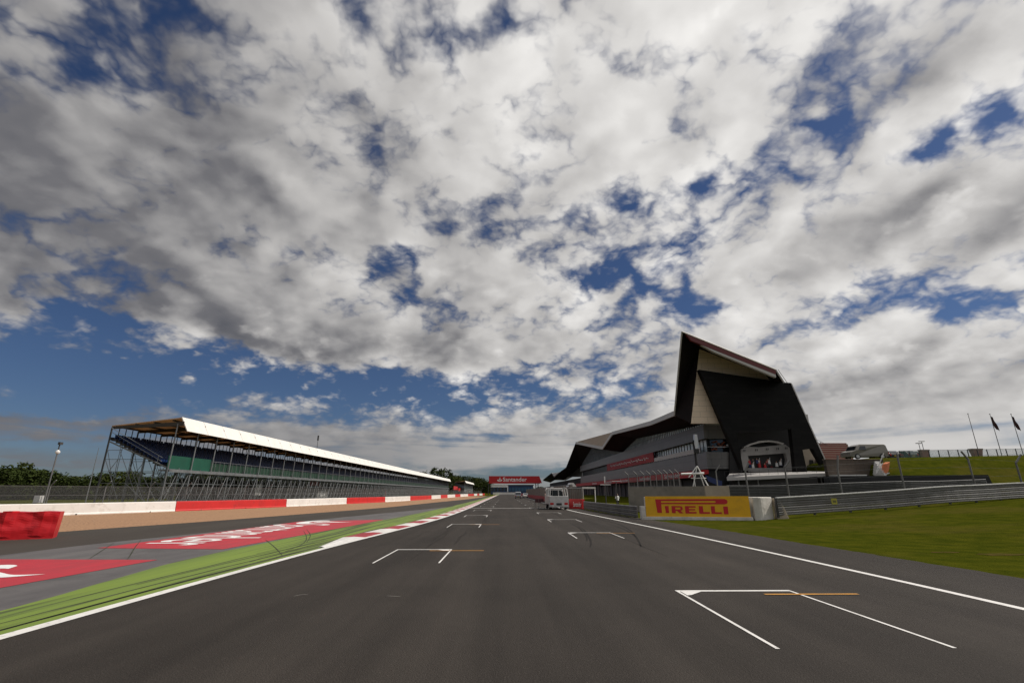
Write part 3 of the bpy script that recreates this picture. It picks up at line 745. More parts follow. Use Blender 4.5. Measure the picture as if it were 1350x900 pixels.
hedge = [(-6, 625, 135), (10, 615, 128), (26, 617, 140), (33, 609, 150), (44, 618, 133), (60, 620, 140), (72, 627, 150), (84, 626, 145), (97, 630, 140), (112, 627, 150), (126, 624, 138), (140, 628, 150), (155, 621, 142), (170, 622, 150), (188, 628, 145), (204, 630, 150), (222, 626, 150)]
for i, (px, py, Y) in enumerate(hedge):
    top = PY(px, py, Y); h = max(3, top.z+.3)
    lab = 'dark bushy tree in the dense hedge row beyond the left debris fence'
    if i == 3: lab = 'tallest ragged tree in the hedge row left of the camera pole'
    tree((1 if i % 3 == 0 else (0 if i % 3 == 1 else 2)), (top.x, Y, -.2), h, lab, 'hedge trees beyond the left fence', random.uniform(0, 6.28), 1.5 if i != 3 else .8)
for i, (px, Y, h) in enumerate(((250, 190, 9), (275, 200, 9), (300, 210, 10), (325, 230, 10), (350, 250, 10), (375, 270, 10), (400, 300, 11), (430, 330, 11), (460, 380, 12), (490, 420, 12), (520, 460, 13))):
    p = PY(px, 645, Y)
    tree(i % 3, (p.x, Y, -.2), h, 'dark tree behind the grandstand seen through its scaffold tubes', 'trees behind the grandstand', random.uniform(0, 6.28), 1.5)
p = PY(577, 616.5, 520); tree(3, (p.x, 520, -.2), p.z+.2, 'big round dark tree standing above the far end of the grandstand roof', 'trees by the far grandstands', 1.0, 1.15)
for i, (px, py, Y) in enumerate(((592, 627, 600), (600, 625.5, 620), (608, 627, 640), (616, 628, 650), (624, 629, 660), (631, 629, 670), (637, 631, 680), (642, 634, 690), (646, 637, 700), (652, 640, 720), (660, 642, 730))):
    q = PY(px, py, Y); tree(i % 3, (q.x, Y, -.2), q.z, 'small dark tree in the far wood left of the red bridge banner', 'trees by the far grandstands', random.uniform(0, 6.28), 1.35)
for i, (px, py, Y) in enumerate(((690, 641, 760), (700, 642, 770), (712, 641, 780))):
    q = PY(px, py, Y); tree(i % 3, (q.x, Y, -.2), q.z, 'small dark tree behind the low buildings beyond the red bridge', 'trees by the far grandstands', random.uniform(0, 6.28), 1.8)

# ------------------------------------------------------------------ bridge with banner
YB = 330
t = thing('footbridge', 'red banner covered footbridge crossing the far end of the straight', 'bridge', (6, YB, 0))
def pb(px, py, Y=YB): return PY(px, py, Y)
mb = MB(); mb.prism([pb(644.5, 637), pb(714.5, 636.5), pb(711, 627.3), pb(644.5, 627.2)], (0, .25, 0)); bnr = mb.build('banner', 'banner_red', t)
mb = MB(); o = pb(663, 634.2, YB-.06); w = pb(694.5, 634.2, YB-.06)-o; text_into(mb, 'Santander', o, w, (0, 0, pb(663, 628.8).z-o.z), .012)
o = pb(655.5, 634.3, YB-.06); flame_into(mb, o, pb(662, 634.3, YB-.06)-o, (0, 0, pb(655, 628.5).z-o.z)); mb.build('lettering', 'letter', bnr)
a = pb(645, 637); b = pb(712, 636.6)
mb = MB(); mb.b2((a.x, YB+.3, a.z), (b.x, YB+3.2, a.z+.5)); mb.b2((a.x, YB+3.0, a.z+.5), (b.x, YB+3.2, a.z+4)); mb.build('deck', 'darkgrey', t)
for px in (645.5, 708):
    q = pb(px, 640); mb = MB()
    for dx in (-.8, .8): mb.box((q.x+dx, YB+1.6, a.z/2), (.45, .6, a.z))
    for z in (1.5, 3.5, 5.5): mb.tube((q.x-.8, YB+1.6, z), (q.x+.8, YB+1.6, z+1.5), .1)
    mb.build('support_tower', 'darkgrey', t)
# buildings beyond the bridge
def lowbuilding(name, label, x0, x1, Y, dep, z1, wallm, stripem, roofm, nw):
    t = thing(name, label, 'building', ((x0+x1)/2, Y, 0))
    mb = MB(); mb.b2((x0, Y, 0), (x1, Y+dep, z1)); mb.build('wall', wallm, t)
    mb = MB(); mb.b2((x0-.6, Y-.6, z1), (x1+.6, Y+dep+.6, z1+.6)); mb.build('roof', roofm, t)
    w = (x1-x0)/nw
    for i in range(nw):
        mb = MB(); mb.b2((x0+w*i+.25*w, Y-.12, z1*.35), (x0+w*(i+1)-.1*w, Y+.05, z1*.75)); mb.build('window', stripem, t)
    return t
a = PY(647, 645, 420); b = PY(669, 645, 420)
lowbuilding('hospitality_building', 'low white building under the left half of the red bridge', a.x, b.x, 420, 12, PY(650, 638.0, 420).z-.6, 'bluewall', 'facade_glass_dark', 'white', 5)
mb = MB(); 
t = [o for o in COL.objects if o.name == 'hospitality_building'][0]
zz = PY(650, 642, 420).z; mb.b2((a.x-.3, 419.7, zz), (b.x+.3, 420.2, PY(650, 638.0, 420).z-.6)); mb.build('white_upper_wall', 'white', t)
a = PY(670, 645, 430); b = PY(703, 645, 430)
lowbuilding('pit_complex', 'long dark blue building under the right half of the red bridge', a.x, b.x, 430, 16, PY(690, 639.5, 430).z, 'bluewall', 'blueglass', 'darkgrey', 8)
# white wall across the track end
mb = MB(); mb.b2((-9, 398, 0), (9, 398.8, 1.6)); t = mb.build('end_barrier', 'wall_white'); tag(t, 'low white barrier across the far end of the track', 'barrier')

# ------------------------------------------------------------------ Wing building
XS = 35.0
W = thing('pit_building', 'huge angular dark pit building with a soaring pointed roof beside the pit lane', 'building', (36, 84, 0))
def add(mb, name, m, parent=W, **k): return mb.build(name, m, parent, **k)
# core masses
mb = MB(); mb.b2((XS+.4, 86.6, 0), (51, 232, 5.8)); mb.b2((XS+1.2, 87.2, 5.8), (50, 232, 13.2)); mb.b2((XS+2.0, 90, 13.2), (49, 222, 13.6)); mb.b2((36, 232, 0), (52, 400, 8.3)); add(mb, 'core', 'dark')
# grey bands on the long side and round the corner
def band(z0, z1, name):
    mb = MB(); x = XS
    mb.prism([(x, 85.6, z0), (x, 231, z0), (x+.15, 231, z1), (x+.15, 85.6, z1)], (.5, 0, 0)); add(mb, name, 'band')
    mb = MB(); mb.b2((x+.65, 85.9, z0), (52, 86.5, z1)); add(mb, name, 'band_front')
band(10.95, 13.35, 'upper_band'); band(5.8, 8.65, 'lower_band')
# windows: one per bay
for i in range(30):
    y0 = 87+4.8*i; y1 = y0+4.8
    def ztop(y):
        pl = [(85, 13.5), (90.6, 13.8), (133, 15.7), (150, 13.5), (171, 15.3), (203, 19.0), (220, 16.3), (236, 13.4)]
        return max(13.5, at_y([(z, y_) for y_, z in pl], y))
    mb = MB(); n = 4; X = XS+1.0
    for k in range(n):
        ya = lerp(y0, y1, k/n)+.05; yb = lerp(y0, y1, (k+1)/n)-.05
        mb.face([(X, ya, 13.36), (X, yb, 13.36), (X, yb, ztop(yb)+.5), (X, ya, ztop(ya)+.5)])
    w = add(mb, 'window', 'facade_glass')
    mb = MB()
    for k in range(n): ya = lerp(y0, y1, k/n); mb.b2((X-.14, ya-.05, 13.36), (X+.05, ya+.05, ztop(ya)+.4))
    for z in (14.4, 15.6, 16.8, 18):
        if z < ztop(y0): mb.b2((X-.10, y0, z-.04), (X+.04, y1, z+.04))
    mb.build('window_frame', 'mullion', w)
    mb = MB()
    for k in range(3):
        ya = lerp(y0, y1, k/3)+.06; yb = lerp(y0, y1, (k+1)/3)-.06
        mb.face([(X, ya, 8.7), (X, yb, 8.7), (X, yb, 10.9), (X, ya, 10.9)])
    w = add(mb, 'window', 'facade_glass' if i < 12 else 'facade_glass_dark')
    mb = MB()
    for k in range(3): ya = lerp(y0, y1, k/3); mb.b2((X-.12, ya-.05, 8.7), (X+.05, ya+.05, 10.9))
    if i < 9: mb.b2((X-.55, y0, 9.55), (X-.45, y1, 9.62))
    mb.build('window_frame', 'mullion', w)
# pale strip painted for the reflection along the near middle-floor balcony
mb = MB(); mb.b2((XS-.02, 88, 8.72), (XS+.04, 118, 9.55)); add(mb, 'balcony_reflection', 'fascia')
# red banner on the middle floor
a = PX(861, 600, XS-.15); b = PX(800, 614, XS-.15)
mb = MB(); mb.b2((XS-.12, a.y, 8.75), (XS-.02, b.y, 10.9)); bn = add(mb, 'red_banner', 'banner_red2')
mb = MB()  # handwriting-like white script
pts = []
for i in range(60):
    u = i/59; pts.append((XS-.18, lerp(a.y+4, b.y-6, 1-u), 9.75+.45*math.sin(i*1.9)*(.5+.5*math.sin(i*.7+1))+.25*(1-u)))
for p, q in zip(pts, pts[1:]): mb.tube(p, q, .10, 4)
mb.build('script_lettering', 'letter', bn)
# ground floor: garages with a red canopy
mb = MB(); mb.prism([(XS-2.6, 86, 4.35), (XS+.3, 86, 5.0), (XS+.3, 86, 5.7), (XS-2.6, 86, 5.45)], (0, 142, 0)); cn = add(mb, 'red_canopy', 'banner_red')
mb = MB(); o = Vector((XS-2.66, 101, 4.6)); text_into(mb, 'Santander', o, (0, -9, 0), (0, 0, .7), .01); 
for y in (120, 140, 160, 185): text_into(mb, 'Santander', (XS-2.66, y, 4.6), (0, -9, 0), (0, 0, .7), .01)
mb.build('canopy_lettering', 'letter', cn)
for i in range(24):
    y0 = 88+5.9*i
    mb = MB(); mb.b2((XS+.2, y0, 0), (XS+.35, y0+4.9, 4.1)); add(mb, 'garage_door', 'darkgrey')
    mb = MB(); mb.b2((XS-.1, y0+4.95, 0), (XS+.4, y0+5.85, 4.3)); add(mb, 'pier', 'grey_metal' if i % 3 else 'darkgrey')
# front end (faces the camera): beige panels behind the rim
YF = 82.6
rimA = PX(899, 437, 30); rimB = PX(889, 547, 30)
YA = rimA.y
rimC = PY(1022.5, 487, YA); rimD = PY(1034, 504.5, YA)
bTL = PY(922, 460, YF); bTR = PY(1009, 494, YF); bR2 = PY(1016, 502, YF); bL = PY(911, 558, YF); bBR = PY(950, 558, YF)
mb = MB(); mb.prism([bTL, bTR, bR2, PY(1030, 540, YF), bBR, bL], (0, .3, 0)); add(mb, 'beige_gable', 'beige')
# dark soffits between rim and gable
mb = MB()
mb.face([rimA, rimB, bL, bTL]); mb.face([rimA, bTL, bTR, rimC]); mb.face([rimC, bTR, bR2, rimD])
add(mb, 'front_soffit', 'soffit', fix=False)
# red and grey rim strips along the raking top edge
mb = MB(); dn = Vector((0, 0, -.95)); mb.prism([rimA+Vector((.6, -.03, -.45)), rimC+Vector((0, -.03, 0)), rimC+Vector((-.1, -.03, -.85)), rimA+Vector((1.4, -.03, -1.6))], (0, .5, 0)); add(mb, 'red_rim', 'rimred')
mb = MB(); mb.prism([rimA+Vector((3.0, .0, -2.35)), rimC+Vector((-.1, .0, -.86)), rimC+Vector((-.15, .0, -1.35)), rimA+Vector((5.0, .0, -3.55))], (0, .6, 0)); add(mb, 'gutter', 'fascia')
mb = MB(); mb.tube(rimA, rimC, .16, 5); mb.tube(rimA, rimB, .14, 5); mb.tube(rimC, rimD, .14, 5); mb.tube(rimC+Vector((.4, 0, 0)), rimD+Vector((.5, 0, 0)), .05, 4); add(mb, 'edge_trim', 'fascia')
# roof outside surface
Ebk = Vector((46.5, 110, 28.0))
mb = MB(); up = Vector((0, .25, .12))
for tri in ((rimA, rimC, Ebk), (rimC, rimD, Vector((59.5, 105, 26)), Ebk), (rimB, rimA, Ebk)):
    mb.face([p+up for p in tri])
add(mb, 'fin_roof', 'soffit', fix=False)
# long roof: rim polyline at x = 30, soffit line at x = 36
rim = [rimB]+[PX(px, py, 30) for px, py in ((858, 559.5), (807, 572.5), (794, 591.8), (759, 584.5), (746, 617.5), (730, 629), (727, 624.3), (715.5, 633.2))]
rim[-1].y = min(rim[-1].y, 420)
ins = [(86, 13.6), (91, 13.8), (133, 15.8), (150, 13.5), (203, 19.1), (236, 13.4)]
sof = [Vector((XS+1.1, y, z)) for y, z in ins]+[Vector((XS+1.1, rim[i].y, max(8.3, rim[i].z-1.5))) for i in range(6, len(rim))]
mb = MB(); mb.face([rim[0], rim[1], sof[1], sof[0]]); mb.face([rim[1], rim[2], sof[2], sof[1]]); mb.face([rim[2], rim[3], sof[3], sof[2]]); mb.face([rim[3], rim[4], sof[4], sof[3]]); mb.face([rim[4], rim[5], sof[5], sof[4]])
for i in range(5, len(rim)-1): mb.face([rim[i], rim[i+1], sof[i+1], sof[i]])
add(mb, 'soffit', 'soffit', fix=False)
mb = MB()
for p, q in zip(rim[:5], rim[1:5]):
    mb.prism([p+Vector((-.02, 0, -.1)), q+Vector((-.02, 0, -.1)), q+Vector((-.02, 0, .75)), p+Vector((-.02, 0, .75))], (.3, 0, 0))
add(mb, 'roof_fascia', 'fascia')
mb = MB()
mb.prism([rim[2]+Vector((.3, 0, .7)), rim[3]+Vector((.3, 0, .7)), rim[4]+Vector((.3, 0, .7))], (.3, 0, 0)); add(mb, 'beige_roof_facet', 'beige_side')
mb = MB(); mb.prism([rim[6]+Vector((.3, 0, .2)), rim[7]+Vector((.3, 0, .2)), Vector((30.3, PX(737, 622, 30).y, PX(737, 622, 30).z))], (.3, 0, 0)); add(mb, 'pale_roof_facet', 'fascia')
mb = MB()
for p, q in zip(rim, rim[1:]): mb.face([p+Vector((.1, 0, .6)), q+Vector((.1, 0, .6)), q+Vector((18, 0, .2)), p+Vector((18, 0, .2))])
add(mb, 'roof', 'grey_metal', fix=False)
# dark leaning shield in front of the gable, on three legs
YSH = 80.9
outline = [(921.4, 487), (1015, 501), (1034, 504), (1042, 504.5), (1094, 622), (1089.5, 622), (1071.5, 591), (1058, 592.6), (1064.5, 622), (1049, 622), (1043, 565), (971, 571), (980.5, 621), (979, 621)]
mb = MB(); mb.prism([PY(px, py, YSH) for px, py in outline], (0, 1.0, 0)); add(mb, 'black_shield', 'shield')
mb = MB(); mb.prism([PY(1042.6, 504.5, YSH-.05), PY(1094.6, 622, YSH-.05), PY(1096, 622, YSH-.05), PY(1044.2, 505.5, YSH-.05)], (0, 1.1, 0)); add(mb, 'sunlit_shield_edge', 'fascia')  # pale strip paints in the sunlight on the shield's side
# dark recess behind the stage, white triangle panel
mb = MB(); mb.prism([PY(962, 545, 85.5), PY(1046, 540, 85.5), PY(1060, 640, 85.5), PY(962, 640, 85.5)], (0, .3, 0)); add(mb, 'recess_wall', 'dark')
mb = MB(); mb.prism([PY(1056, 590, 85), PY(1073, 588, 85), PY(1092, 626, 85), PY(1062, 626, 85)], (0, .3, 0)); add(mb, 'side_panel', 'concrete_light')
mb = MB(); mb.prism([PY(1067, 606, 84.9), PY(1072, 606, 84.9), PY(1073, 626, 84.9), PY(1068, 626, 84.9)], (0, .2, 0)); add(mb, 'side_door', 'dark')
# glass behind the front of the bands (middle floor) with small rust red boxes in front
mb = MB(); mb.b2((XS+1.0, 86.9, 8.65), (52, 87.0, 10.95)); add(mb, 'front_glass', 'facade_glass_dark')
mb = MB(); mb.b2((XS+.7, 86.3, 9.5), (45, 86.36, 9.6)); mb.b2((39, 86.0, 9.7), (44.5, 86.1, 9.95)); add(mb, 'front_rail', 'silver')
mb = MB()
for i in range(14):
    x = XS+1.6+random.uniform(0, 2.4); z = 9.0+random.uniform(0, 1.5); mb.box((x, 86.6, z), (.35, .2, .3), rz=random.uniform(0, 1))
add(mb, 'balcony_boxes', 'brick_red')
# stage shell: white rounded frame (proscenium) in the big opening
YT = 84.6
def ring(outer, inner, name, m, d=1.0, y=YT):
    mb = MB(); n = len(outer)
    O = [PY(*p, y) for p in outer]; I = [PY(*p, y) for p in inner]; e = Vector((0, d, 0))
    for i in range(n-1):
        mb.face([O[i], O[i+1], I[i+1], I[i]]); mb.face([O[i], O[i]+e, O[i+1]+e, O[i+1]]); mb.face([I[i], I[i+1], I[i+1]+e, I[i]+e])
    return add(mb, name, m)
ring([(981, 589), (990, 584.5), (1002, 581), (1014, 580), (1026, 581.5), (1034, 584)], [(982, 590.5), (991, 586.2), (1003, 583.2), (1014, 582.2), (1025, 583.5), (1032, 586)], 'stage_arch', 'fascia')
mb = MB(); mb.prism([PY(977.5, 592, YT), PY(984, 588.5, YT), PY(1000, 589.3, YT), PY(1035, 585.5, YT), PY(1043.5, 592, YT), PY(1045, 596, YT), PY(1036, 597, YT), PY(986, 600.5, YT), PY(977, 600, YT)], (0, .5, 0)); hd = add(mb, 'stage_header', 'stage_grey')
mb = MB()
for px in (981, 997.3, 1011.5, 1025.3, 1036.5):
    py = lerp(594, 590.5, (px-981)/56)
    for dx in (-1.2, 1.0): mb.prism([PY(px+dx-.35, py-1.4, YT-.05), PY(px+dx+.7, py-1.4, YT-.05), PY(px+dx+.7, py-.8, YT-.05), PY(px+dx+.3, py+1.4, YT-.05), PY(px+dx-.3, py+1.4, YT-.05)], (0, .04, 0))
mb.build('header_marks', 'dark', hd)
mb = MB(); mb.prism([PY(977, 600, YT), PY(986, 600.5, YT), PY(987, 606, YT), PY(984, 614, YT), PY(986, 620, YT), PY(980, 620, YT), PY(977, 610, YT)], (0, .8, 0)); add(mb, 'stage_side', 'stage_grey')
mb = MB(); mb.prism([PY(1036, 597, YT), PY(1045, 596, YT), PY(1047, 606, YT), PY(1045.5, 620, YT), PY(1033, 621, YT), PY(1037, 613, YT), PY(1038, 605, YT)], (0, .8, 0)); add(mb, 'stage_side', 'stage_grey')
mb = MB(); q0 = PY(986, 617, YT+.2); q1 = PY(1034, 616, YT+.2); mb.b2((q0.x, q0.y, q0.z-.6), (q1.x, q1.y+.1, q0.z+.05)); add(mb, 'stage_front', 'stage_grey')
# stair tower behind
a = PY(1060, 546, 92); b = PY(1070, 575, 92)
mb = MB(); mb.b2((a.x-1, 92, 4), (b.x, 98, a.z)); add(mb, 'stair_tower', 'fascia')
mb = MB(); mb.b2((b.x-.6, 91.8, b.z-2), (b.x+.2, 92.1, b.z)); add(mb, 'tower_window', 'dark')
# crowd on the stage
random.seed(8)
mb = MB(); cols = []
for i in range(70):
    u = random.random(); px = 988+46*u; base = PY(px, 617.5-random.random()*7.0, YT+.6+random.random()*1.2)
    c = random.choice((0, 0, 0, 1, 2, 2, 3) if .25 < u < .75 else (1, 2, 3, 2, 0))
    mb.box(base+Vector((0, 0, .3)), (.42, .26, .62), mi=c, taper=.8); mb.tube(base+Vector((0, 0, .62)), base+Vector((0, 0, .86)), .09, 6, mi=4, r1=.08)
    if i % 2: mb.tube(base+Vector((.15, 0, .5)), base+Vector((.25, 0, 1.05)), .05, 5, mi=c)
t = mb.build('crowd', ['banner_red', 'rope_blue', 'shirt', 'darkgrey', 'skin']); t['kind'] = 'stuff'; tag(t, 'crowd in red and blue gathered under the white stage arch', 'crowd')
# two people dancing in front are read with the crowd
# terrace slab and the dark wall beneath it
t = thing('terrace', 'pale flat terrace slab on a dark wall below the stage', 'terrace', (46, 76, 0))
A0 = PY(958, 629, 80); A1 = PY(1094, 623, 72.5); A2 = PY(1106, 623.2, 75)
zt = (A0.z+A1.z)/2
mb = MB(); mb.prism([A0, A1, A2, PY(1100, 620, 83.3), PY(962, 624, 83.3)], (0, 0, -.5)); mb.build('slab', 'fascia', t)
mb = MB(); mb.prism([A0+Vector((1.2, .8, -.5)), A1+Vector((-1.5, .8, -.5)), PY(1092, 618, 82)+Vector((0, 0, -.6)), PY(968, 624, 82)+Vector((0, 0, -.6))], (0, 0, -3.9)); mb.build('base_wall', 'deck_dark', t)
mb = MB()
for i in range(5):
    p = A0.lerp(A1, .1+.2*i)+Vector((.5, .45, -.5)); mb.tube(p, p+Vector((0, 0, -3.3)), .12, 6)
mb.build('pillars', 'grey_metal', t)
mb = MB(); 
for i in range(12):
    p = A0.lerp(A1, i/11)+Vector((.1, .8, 0)); mb.tube(p, p+Vector((0, 0, .95)), .02, 4)
mb.tube(A0+Vector((.1, .8, .95)), A1+Vector((.1, .8, .95)), .025, 4); mb.build('railing', 'darkgrey', t)
q = PY(1098, 632, 74); mb = MB(); mb.b2((q.x-.7, 74, q.z-1.2), (q.x+.2, 74.6, q.z+.9)); mb.build('concrete_pier', 'concrete_light', t)
q0 = PY(1105, 625.5, 68); q1 = PY(1143, 629.5, 68)
mb = MB(); mb.b2((q0.x, 68, q1.z), (q1.x-1.4, 70, q0.z)); mb.b2((q1.x-1.36, 67.9, q1.z), (q1.x, 69.9, q0.z+.02))
t = mb.build('low_canopy', 'white'); tag(t, 'small white flat canopy right of the terrace slab', 'canopy')

# ------------------------------------------------------------------ things in the pit entry
def armco(name, label, path, rails, m, zb=.12, cap=None, every=2.0, rh=.31, face=-1, group=None, gap=.012):
    P = [Vector(p) for p in path]; t = thing(name, label, 'barrier', P[0], group)
    for r in range(rails):
        z0 = zb+r*(rh+gap); f = face
        prof = [(0, z0), (f*.020, z0+.02), (f*.055, z0+.05), (f*.055, z0+.11), (f*.012, z0+rh*.5-.02), (f*.012, z0+rh*.5+.02), (f*.055, z0+rh-.11), (f*.055, z0+rh-.05), (f*.020, z0+rh-.02), (0, z0+rh), (-f*.01, z0+rh), (-f*.01, z0)]
        mb = MB(); mb.sweep(P, prof); mb.build('rail', m, t)
    if cap:
        z0 = zb+rails*(rh+gap); mb = MB(); mb.sweep(P, [(face*.10, z0-.03), (face*.10, z0+.035), (-face*.14, z0+.035), (-face*.14, z0-.03)]); mb.build('sunlit_top', cap, t)  # white strip painted in for sunlight on the top edge
    L_ = 0; last = -9; k = 0
    for a, b in zip(P, P[1:]):
        seg = (b-a).length; d = (b-a).normalized(); nn = Vector((-d.y, d.x, 0))
        while last+every <= L_+seg:
            last = max(last+every, L_) if last > -9 else 0.0
            p = a+d*(last-L_)-nn*face*.09
            mb = MB(); mb.box(p+Vector((0, 0, (zb+rails*(rh+gap))/2-.05)), (.13, .13, zb+rails*(rh+gap)-.02+.1), rz=math.atan2(d.y, d.x)); mb.build('post', 'armco_dark', t)
            k += 1
            # splice bolts
        L_ += seg
    return t
# left piece between red board and yellow board (camera sees its track side)
pA = [Vector((9.55, 61.2, 0)), Vector((9.7, 54, 0)), Vector((10.0, 47, 0)), Vector((10.5, 40.2, 0))]
armco('crash_barrier', 'grey corrugated steel barrier between red board and yellow board', pA, 3, 'armco', zb=.06, rh=.285, face=-1)
# right piece sweeping up the grass
aR = [PY(1027, 679, 37), PY(1100, 674, 38), PY(1180, 668, 39), PY(1250, 662, 40), PY(1300, 659, 41.4), PY(1350, 657, 43), PY(1400, 655.5, 45), PY(1460, 654, 48), Vector((62, 51, 0)), Vector((72, 54, 0))]
aR = bez([(p.x, p.y, max(height(p.x, p.y), p.z-.06)) for p in aR], 4)
armco('crash_barrier', 'long steel barrier with sunlit top edge curving up the grass at right', aR, 4, 'armco', zb=.03, rh=.30, cap='armco_white', face=-1, every=3.2)
p = PY(1098, 660.5, 37.6)
t = thing('yellow_plate', 'small square yellow plate fixed on the right steel barrier', 'sign plate', p)
mb = MB(); mb.box(p+Vector((0, -.15, 0)), (.42, .03, .42)); pl = mb.build('plate_face', mat('pale_yellow', (.42, .38, .05), rough=.5), t)
mb = MB(); text_into(mb, '38', p+Vector((-.13, -.17, -.08)), (.26, 0, 0), (0, 0, .16), .02); mb.build('plate_digits', 'darkgrey', pl)
# second dark barrier line behind, with cranked catch-fence posts
aB = [PY(958, 640, 58), PY(1020, 640, 57), PY(1100, 637, 56), PY(1180, 634.5, 56), PY(1235, 634, 57), PY(1300, 634, 58)]
aB = [Vector((p.x, p.y, max(height(p.x, p.y)-.05, p.z-1.75))) for p in aB]
armco('crash_barrier', 'dark weathered steel barrier below the terrace slab', bez([tuple(p) for p in aB], 3), 5, 'armco_dark', zb=.1, rh=.33, face=-1, every=3.0)
t = thing('tyre_wall', 'long low black rubber faced wall at the foot of the grass bank', 'tyre wall', (50, 61.5, 2))
a = PY(1093, 625.5, 60.5); b = PY(1306, 625.5, 60.5)
mb = MB(); mb.prism([(a.x, 60.5, a.z-3), (b.x+.3, 60.5, b.z-3), (b.x-.3, 60.5, b.z), (a.x, 60.5, a.z-.15)], (0, 1.2, 0)); mb.build('wall_body', mat('rubber_sheet', (.006, .006, .0065), rough=.6), t)
t = thing('catch_fence', 'row of pale cranked fence posts standing behind the right steel barrier', 'fence', (30, 50, 0))
for (xb, yb, xm, ym, xt, yt) in ((987, 653, 981.5, 620, 987, 610), (1040.5, 654, 1036, 616, 1040.5, 607), (1110, 649, 1104, 619, 1104.5, 600), (1192, 641, 1184, 606, 1183, 598), (1284, 634, 1275, 605, 1267, 594.5), (1347, 636, 1344, 610, 1346, 599)):
    Y = 44 if xb < 1100 else 46
    mb = MB(); b0 = PY(xb, yb, Y); b0.z = min(b0.z, height(b0.x, Y)+0.0) - .2; m0 = PY(xm, ym, Y); m0.x = b0.x; t0 = PY(xt, yt, Y)
    mb.tube(b0, m0, .075, 8); mb.tube(m0, t0, .085, 8); mb.build('cranked_post', 'armco', t)
# wire cables and mesh of that fence
pp = [(987, 620), (1040, 616), (1108, 612), (1190, 606), (1283, 605), (1347, 608)]
mb = MB()
for f in (0, .33, .66, 1):
    for (p, q) in zip(pp, pp[1:]):
        p0 = PY(p[0], lerp(p[1], 640, f), 45); q0 = PY(q[0], lerp(q[1], 636, f), 45.5); mb.tube(p0, q0, .010, 4)
mb.build('cable', 'steel', t)

# yellow board on a white concrete base
def board_frame(p0, p1):
    ux = (p1-p0); ux.z = 0; L_ = ux.length; ux.normalize(); nn = Vector((ux.y, -ux.x, 0)); return ux, nn, L_
B0 = Vector((10.62, 38.25, 0)); B1 = Vector((17.98, 37.15, 0)); ux, nn, L_ = board_frame(B0, B1)
t = thing('advert_board', 'yellow board with red lettering on the white concrete base beside the track', 'advert board', (B0+B1)/2)
def bp3(x, z, off): return B0+ux*x+nn*off+Vector((0, 0, z))
zb0, zb1 = .22, 1.70
mb = MB(); mb.prism([bp3(0, zb0, 0), bp3(L_, zb0-.13, 0), bp3(L_, zb1, 0), bp3(0, zb1-.02, 0)], -nn*.08); bd = mb.build('board_face', 'yellow', t)
# lettering in units of the board: u 0..1 along, v 0..1 up (traced proportions)
def uv(px, py):   # crop coords -> board coords
    return ((px-12)/(963-12)*L_, zb1-(py-655)/(870-655)*(zb1-zb0))
def poly(pts, off=.012): return [bp3(*uv(*p), off) for p in pts]
mb = MB()
mb.face(poly([(106, 688), (160, 688), (160, 828), (118, 828), (106, 690)]))
bowl = [(160, 688), (735, 684)]+[(740+30*math.sin(R(a)), 711-27*math.cos(R(a))) for a in range(10, 180, 20)]+[(735, 738), (160, 738), (160, 724), (650, 722)]+[(652+9*math.sin(R(a)), 713+9*math.cos(R(a))) for a in range(20, 170, 25)]+[(650, 704), (160, 706)]
mb.face(poly(bowl))
mb.face(poly([(190, 757), (226, 757), (226, 829), (196, 829)]))
def quadl(x0, y0, x1, y1): mb.face(poly([(x0, y0), (x1, y0), (x1, y1), (x0, y1)]))
# R
quadl(252, 757, 287, 830); quadl(287, 757, 330, 772); quadl(287, 792, 330, 806)
mb.face(poly([(330, 757), (346, 760), (354, 770), (354, 790), (346, 802), (330, 806), (330, 792), (334, 786), (334, 776), (330, 772)]))
mb.face(poly([(300, 806), (334, 806), (358, 831), (322, 831)]))
# E
quadl(376, 757, 412, 833); quadl(412, 757, 474, 773); quadl(412, 787, 468, 801); quadl(412, 816, 478, 833)
# L L
quadl(502, 757, 540, 835); quadl(540, 817, 598, 835); quadl(612, 757, 648, 836); quadl(648, 818, 706, 836)
quadl(724, 760, 765, 838)
mb.build('lettering', 'logo_red', bd)
mb = MB(); mb.prism([bp3(-.35, 0, .12), bp3(L_*.62, 0, .16), bp3(L_+.1, 0, .1), bp3(L_+.1, 0, -.9), bp3(-.35, 0, -.9)], (0, 0, .24)); mb.prism([bp3(-.36, .24, .02), bp3(-.02, .24, .02), bp3(-.02, .24, -.85), bp3(-.36, .24, -.85)], (0, 0, .72)); mb.prism([bp3(.0, .24, -.1), bp3(L_-.02, .24, -.1), bp3(L_-.02, .24, -.8), bp3(.0, .24, -.8)], (0, 0, 1.38)); mb.build('concrete_base', 'block_white', t, bevel=.03)
# white concrete end blocks
c0 = B1+ux*.25
t = thing('concrete_block', 'rounded white concrete block at the right end of the yellow board', 'concrete block', c0+Vector((.8, .5, 0)))
mb = MB(); ring_ = [c0+nn*.0, c0+ux*.38+nn*.10, c0+ux*.55+nn*.06, c0+ux*.75-nn*.05, c0+ux*1.55-nn*.62, c0+ux*1.6-nn*.8, c0+ux*1.6-nn*1.7, c0-nn*1.7]
mb.prism([Vector((p.x, p.y, -.05)) for p in ring_], (0, 0, 1.68)); mb.build('block_body', 'block_white', t, bevel=.06)
t = thing('concrete_block', 'narrow shaded white concrete wedge between the rounded block and the long barrier', 'concrete block', c0+ux*1.9)
q = c0+ux*1.68-nn*.25
mb = MB(); mb.prism([q, q+ux*.80, q+ux*.32+Vector((0, 0, 1.52)), q+Vector((0, 0, 1.55))], -nn*.7); mb.build('block_body', 'concrete_light', t, bevel=.03)  # greyer concrete tone paints in the wedge's shade
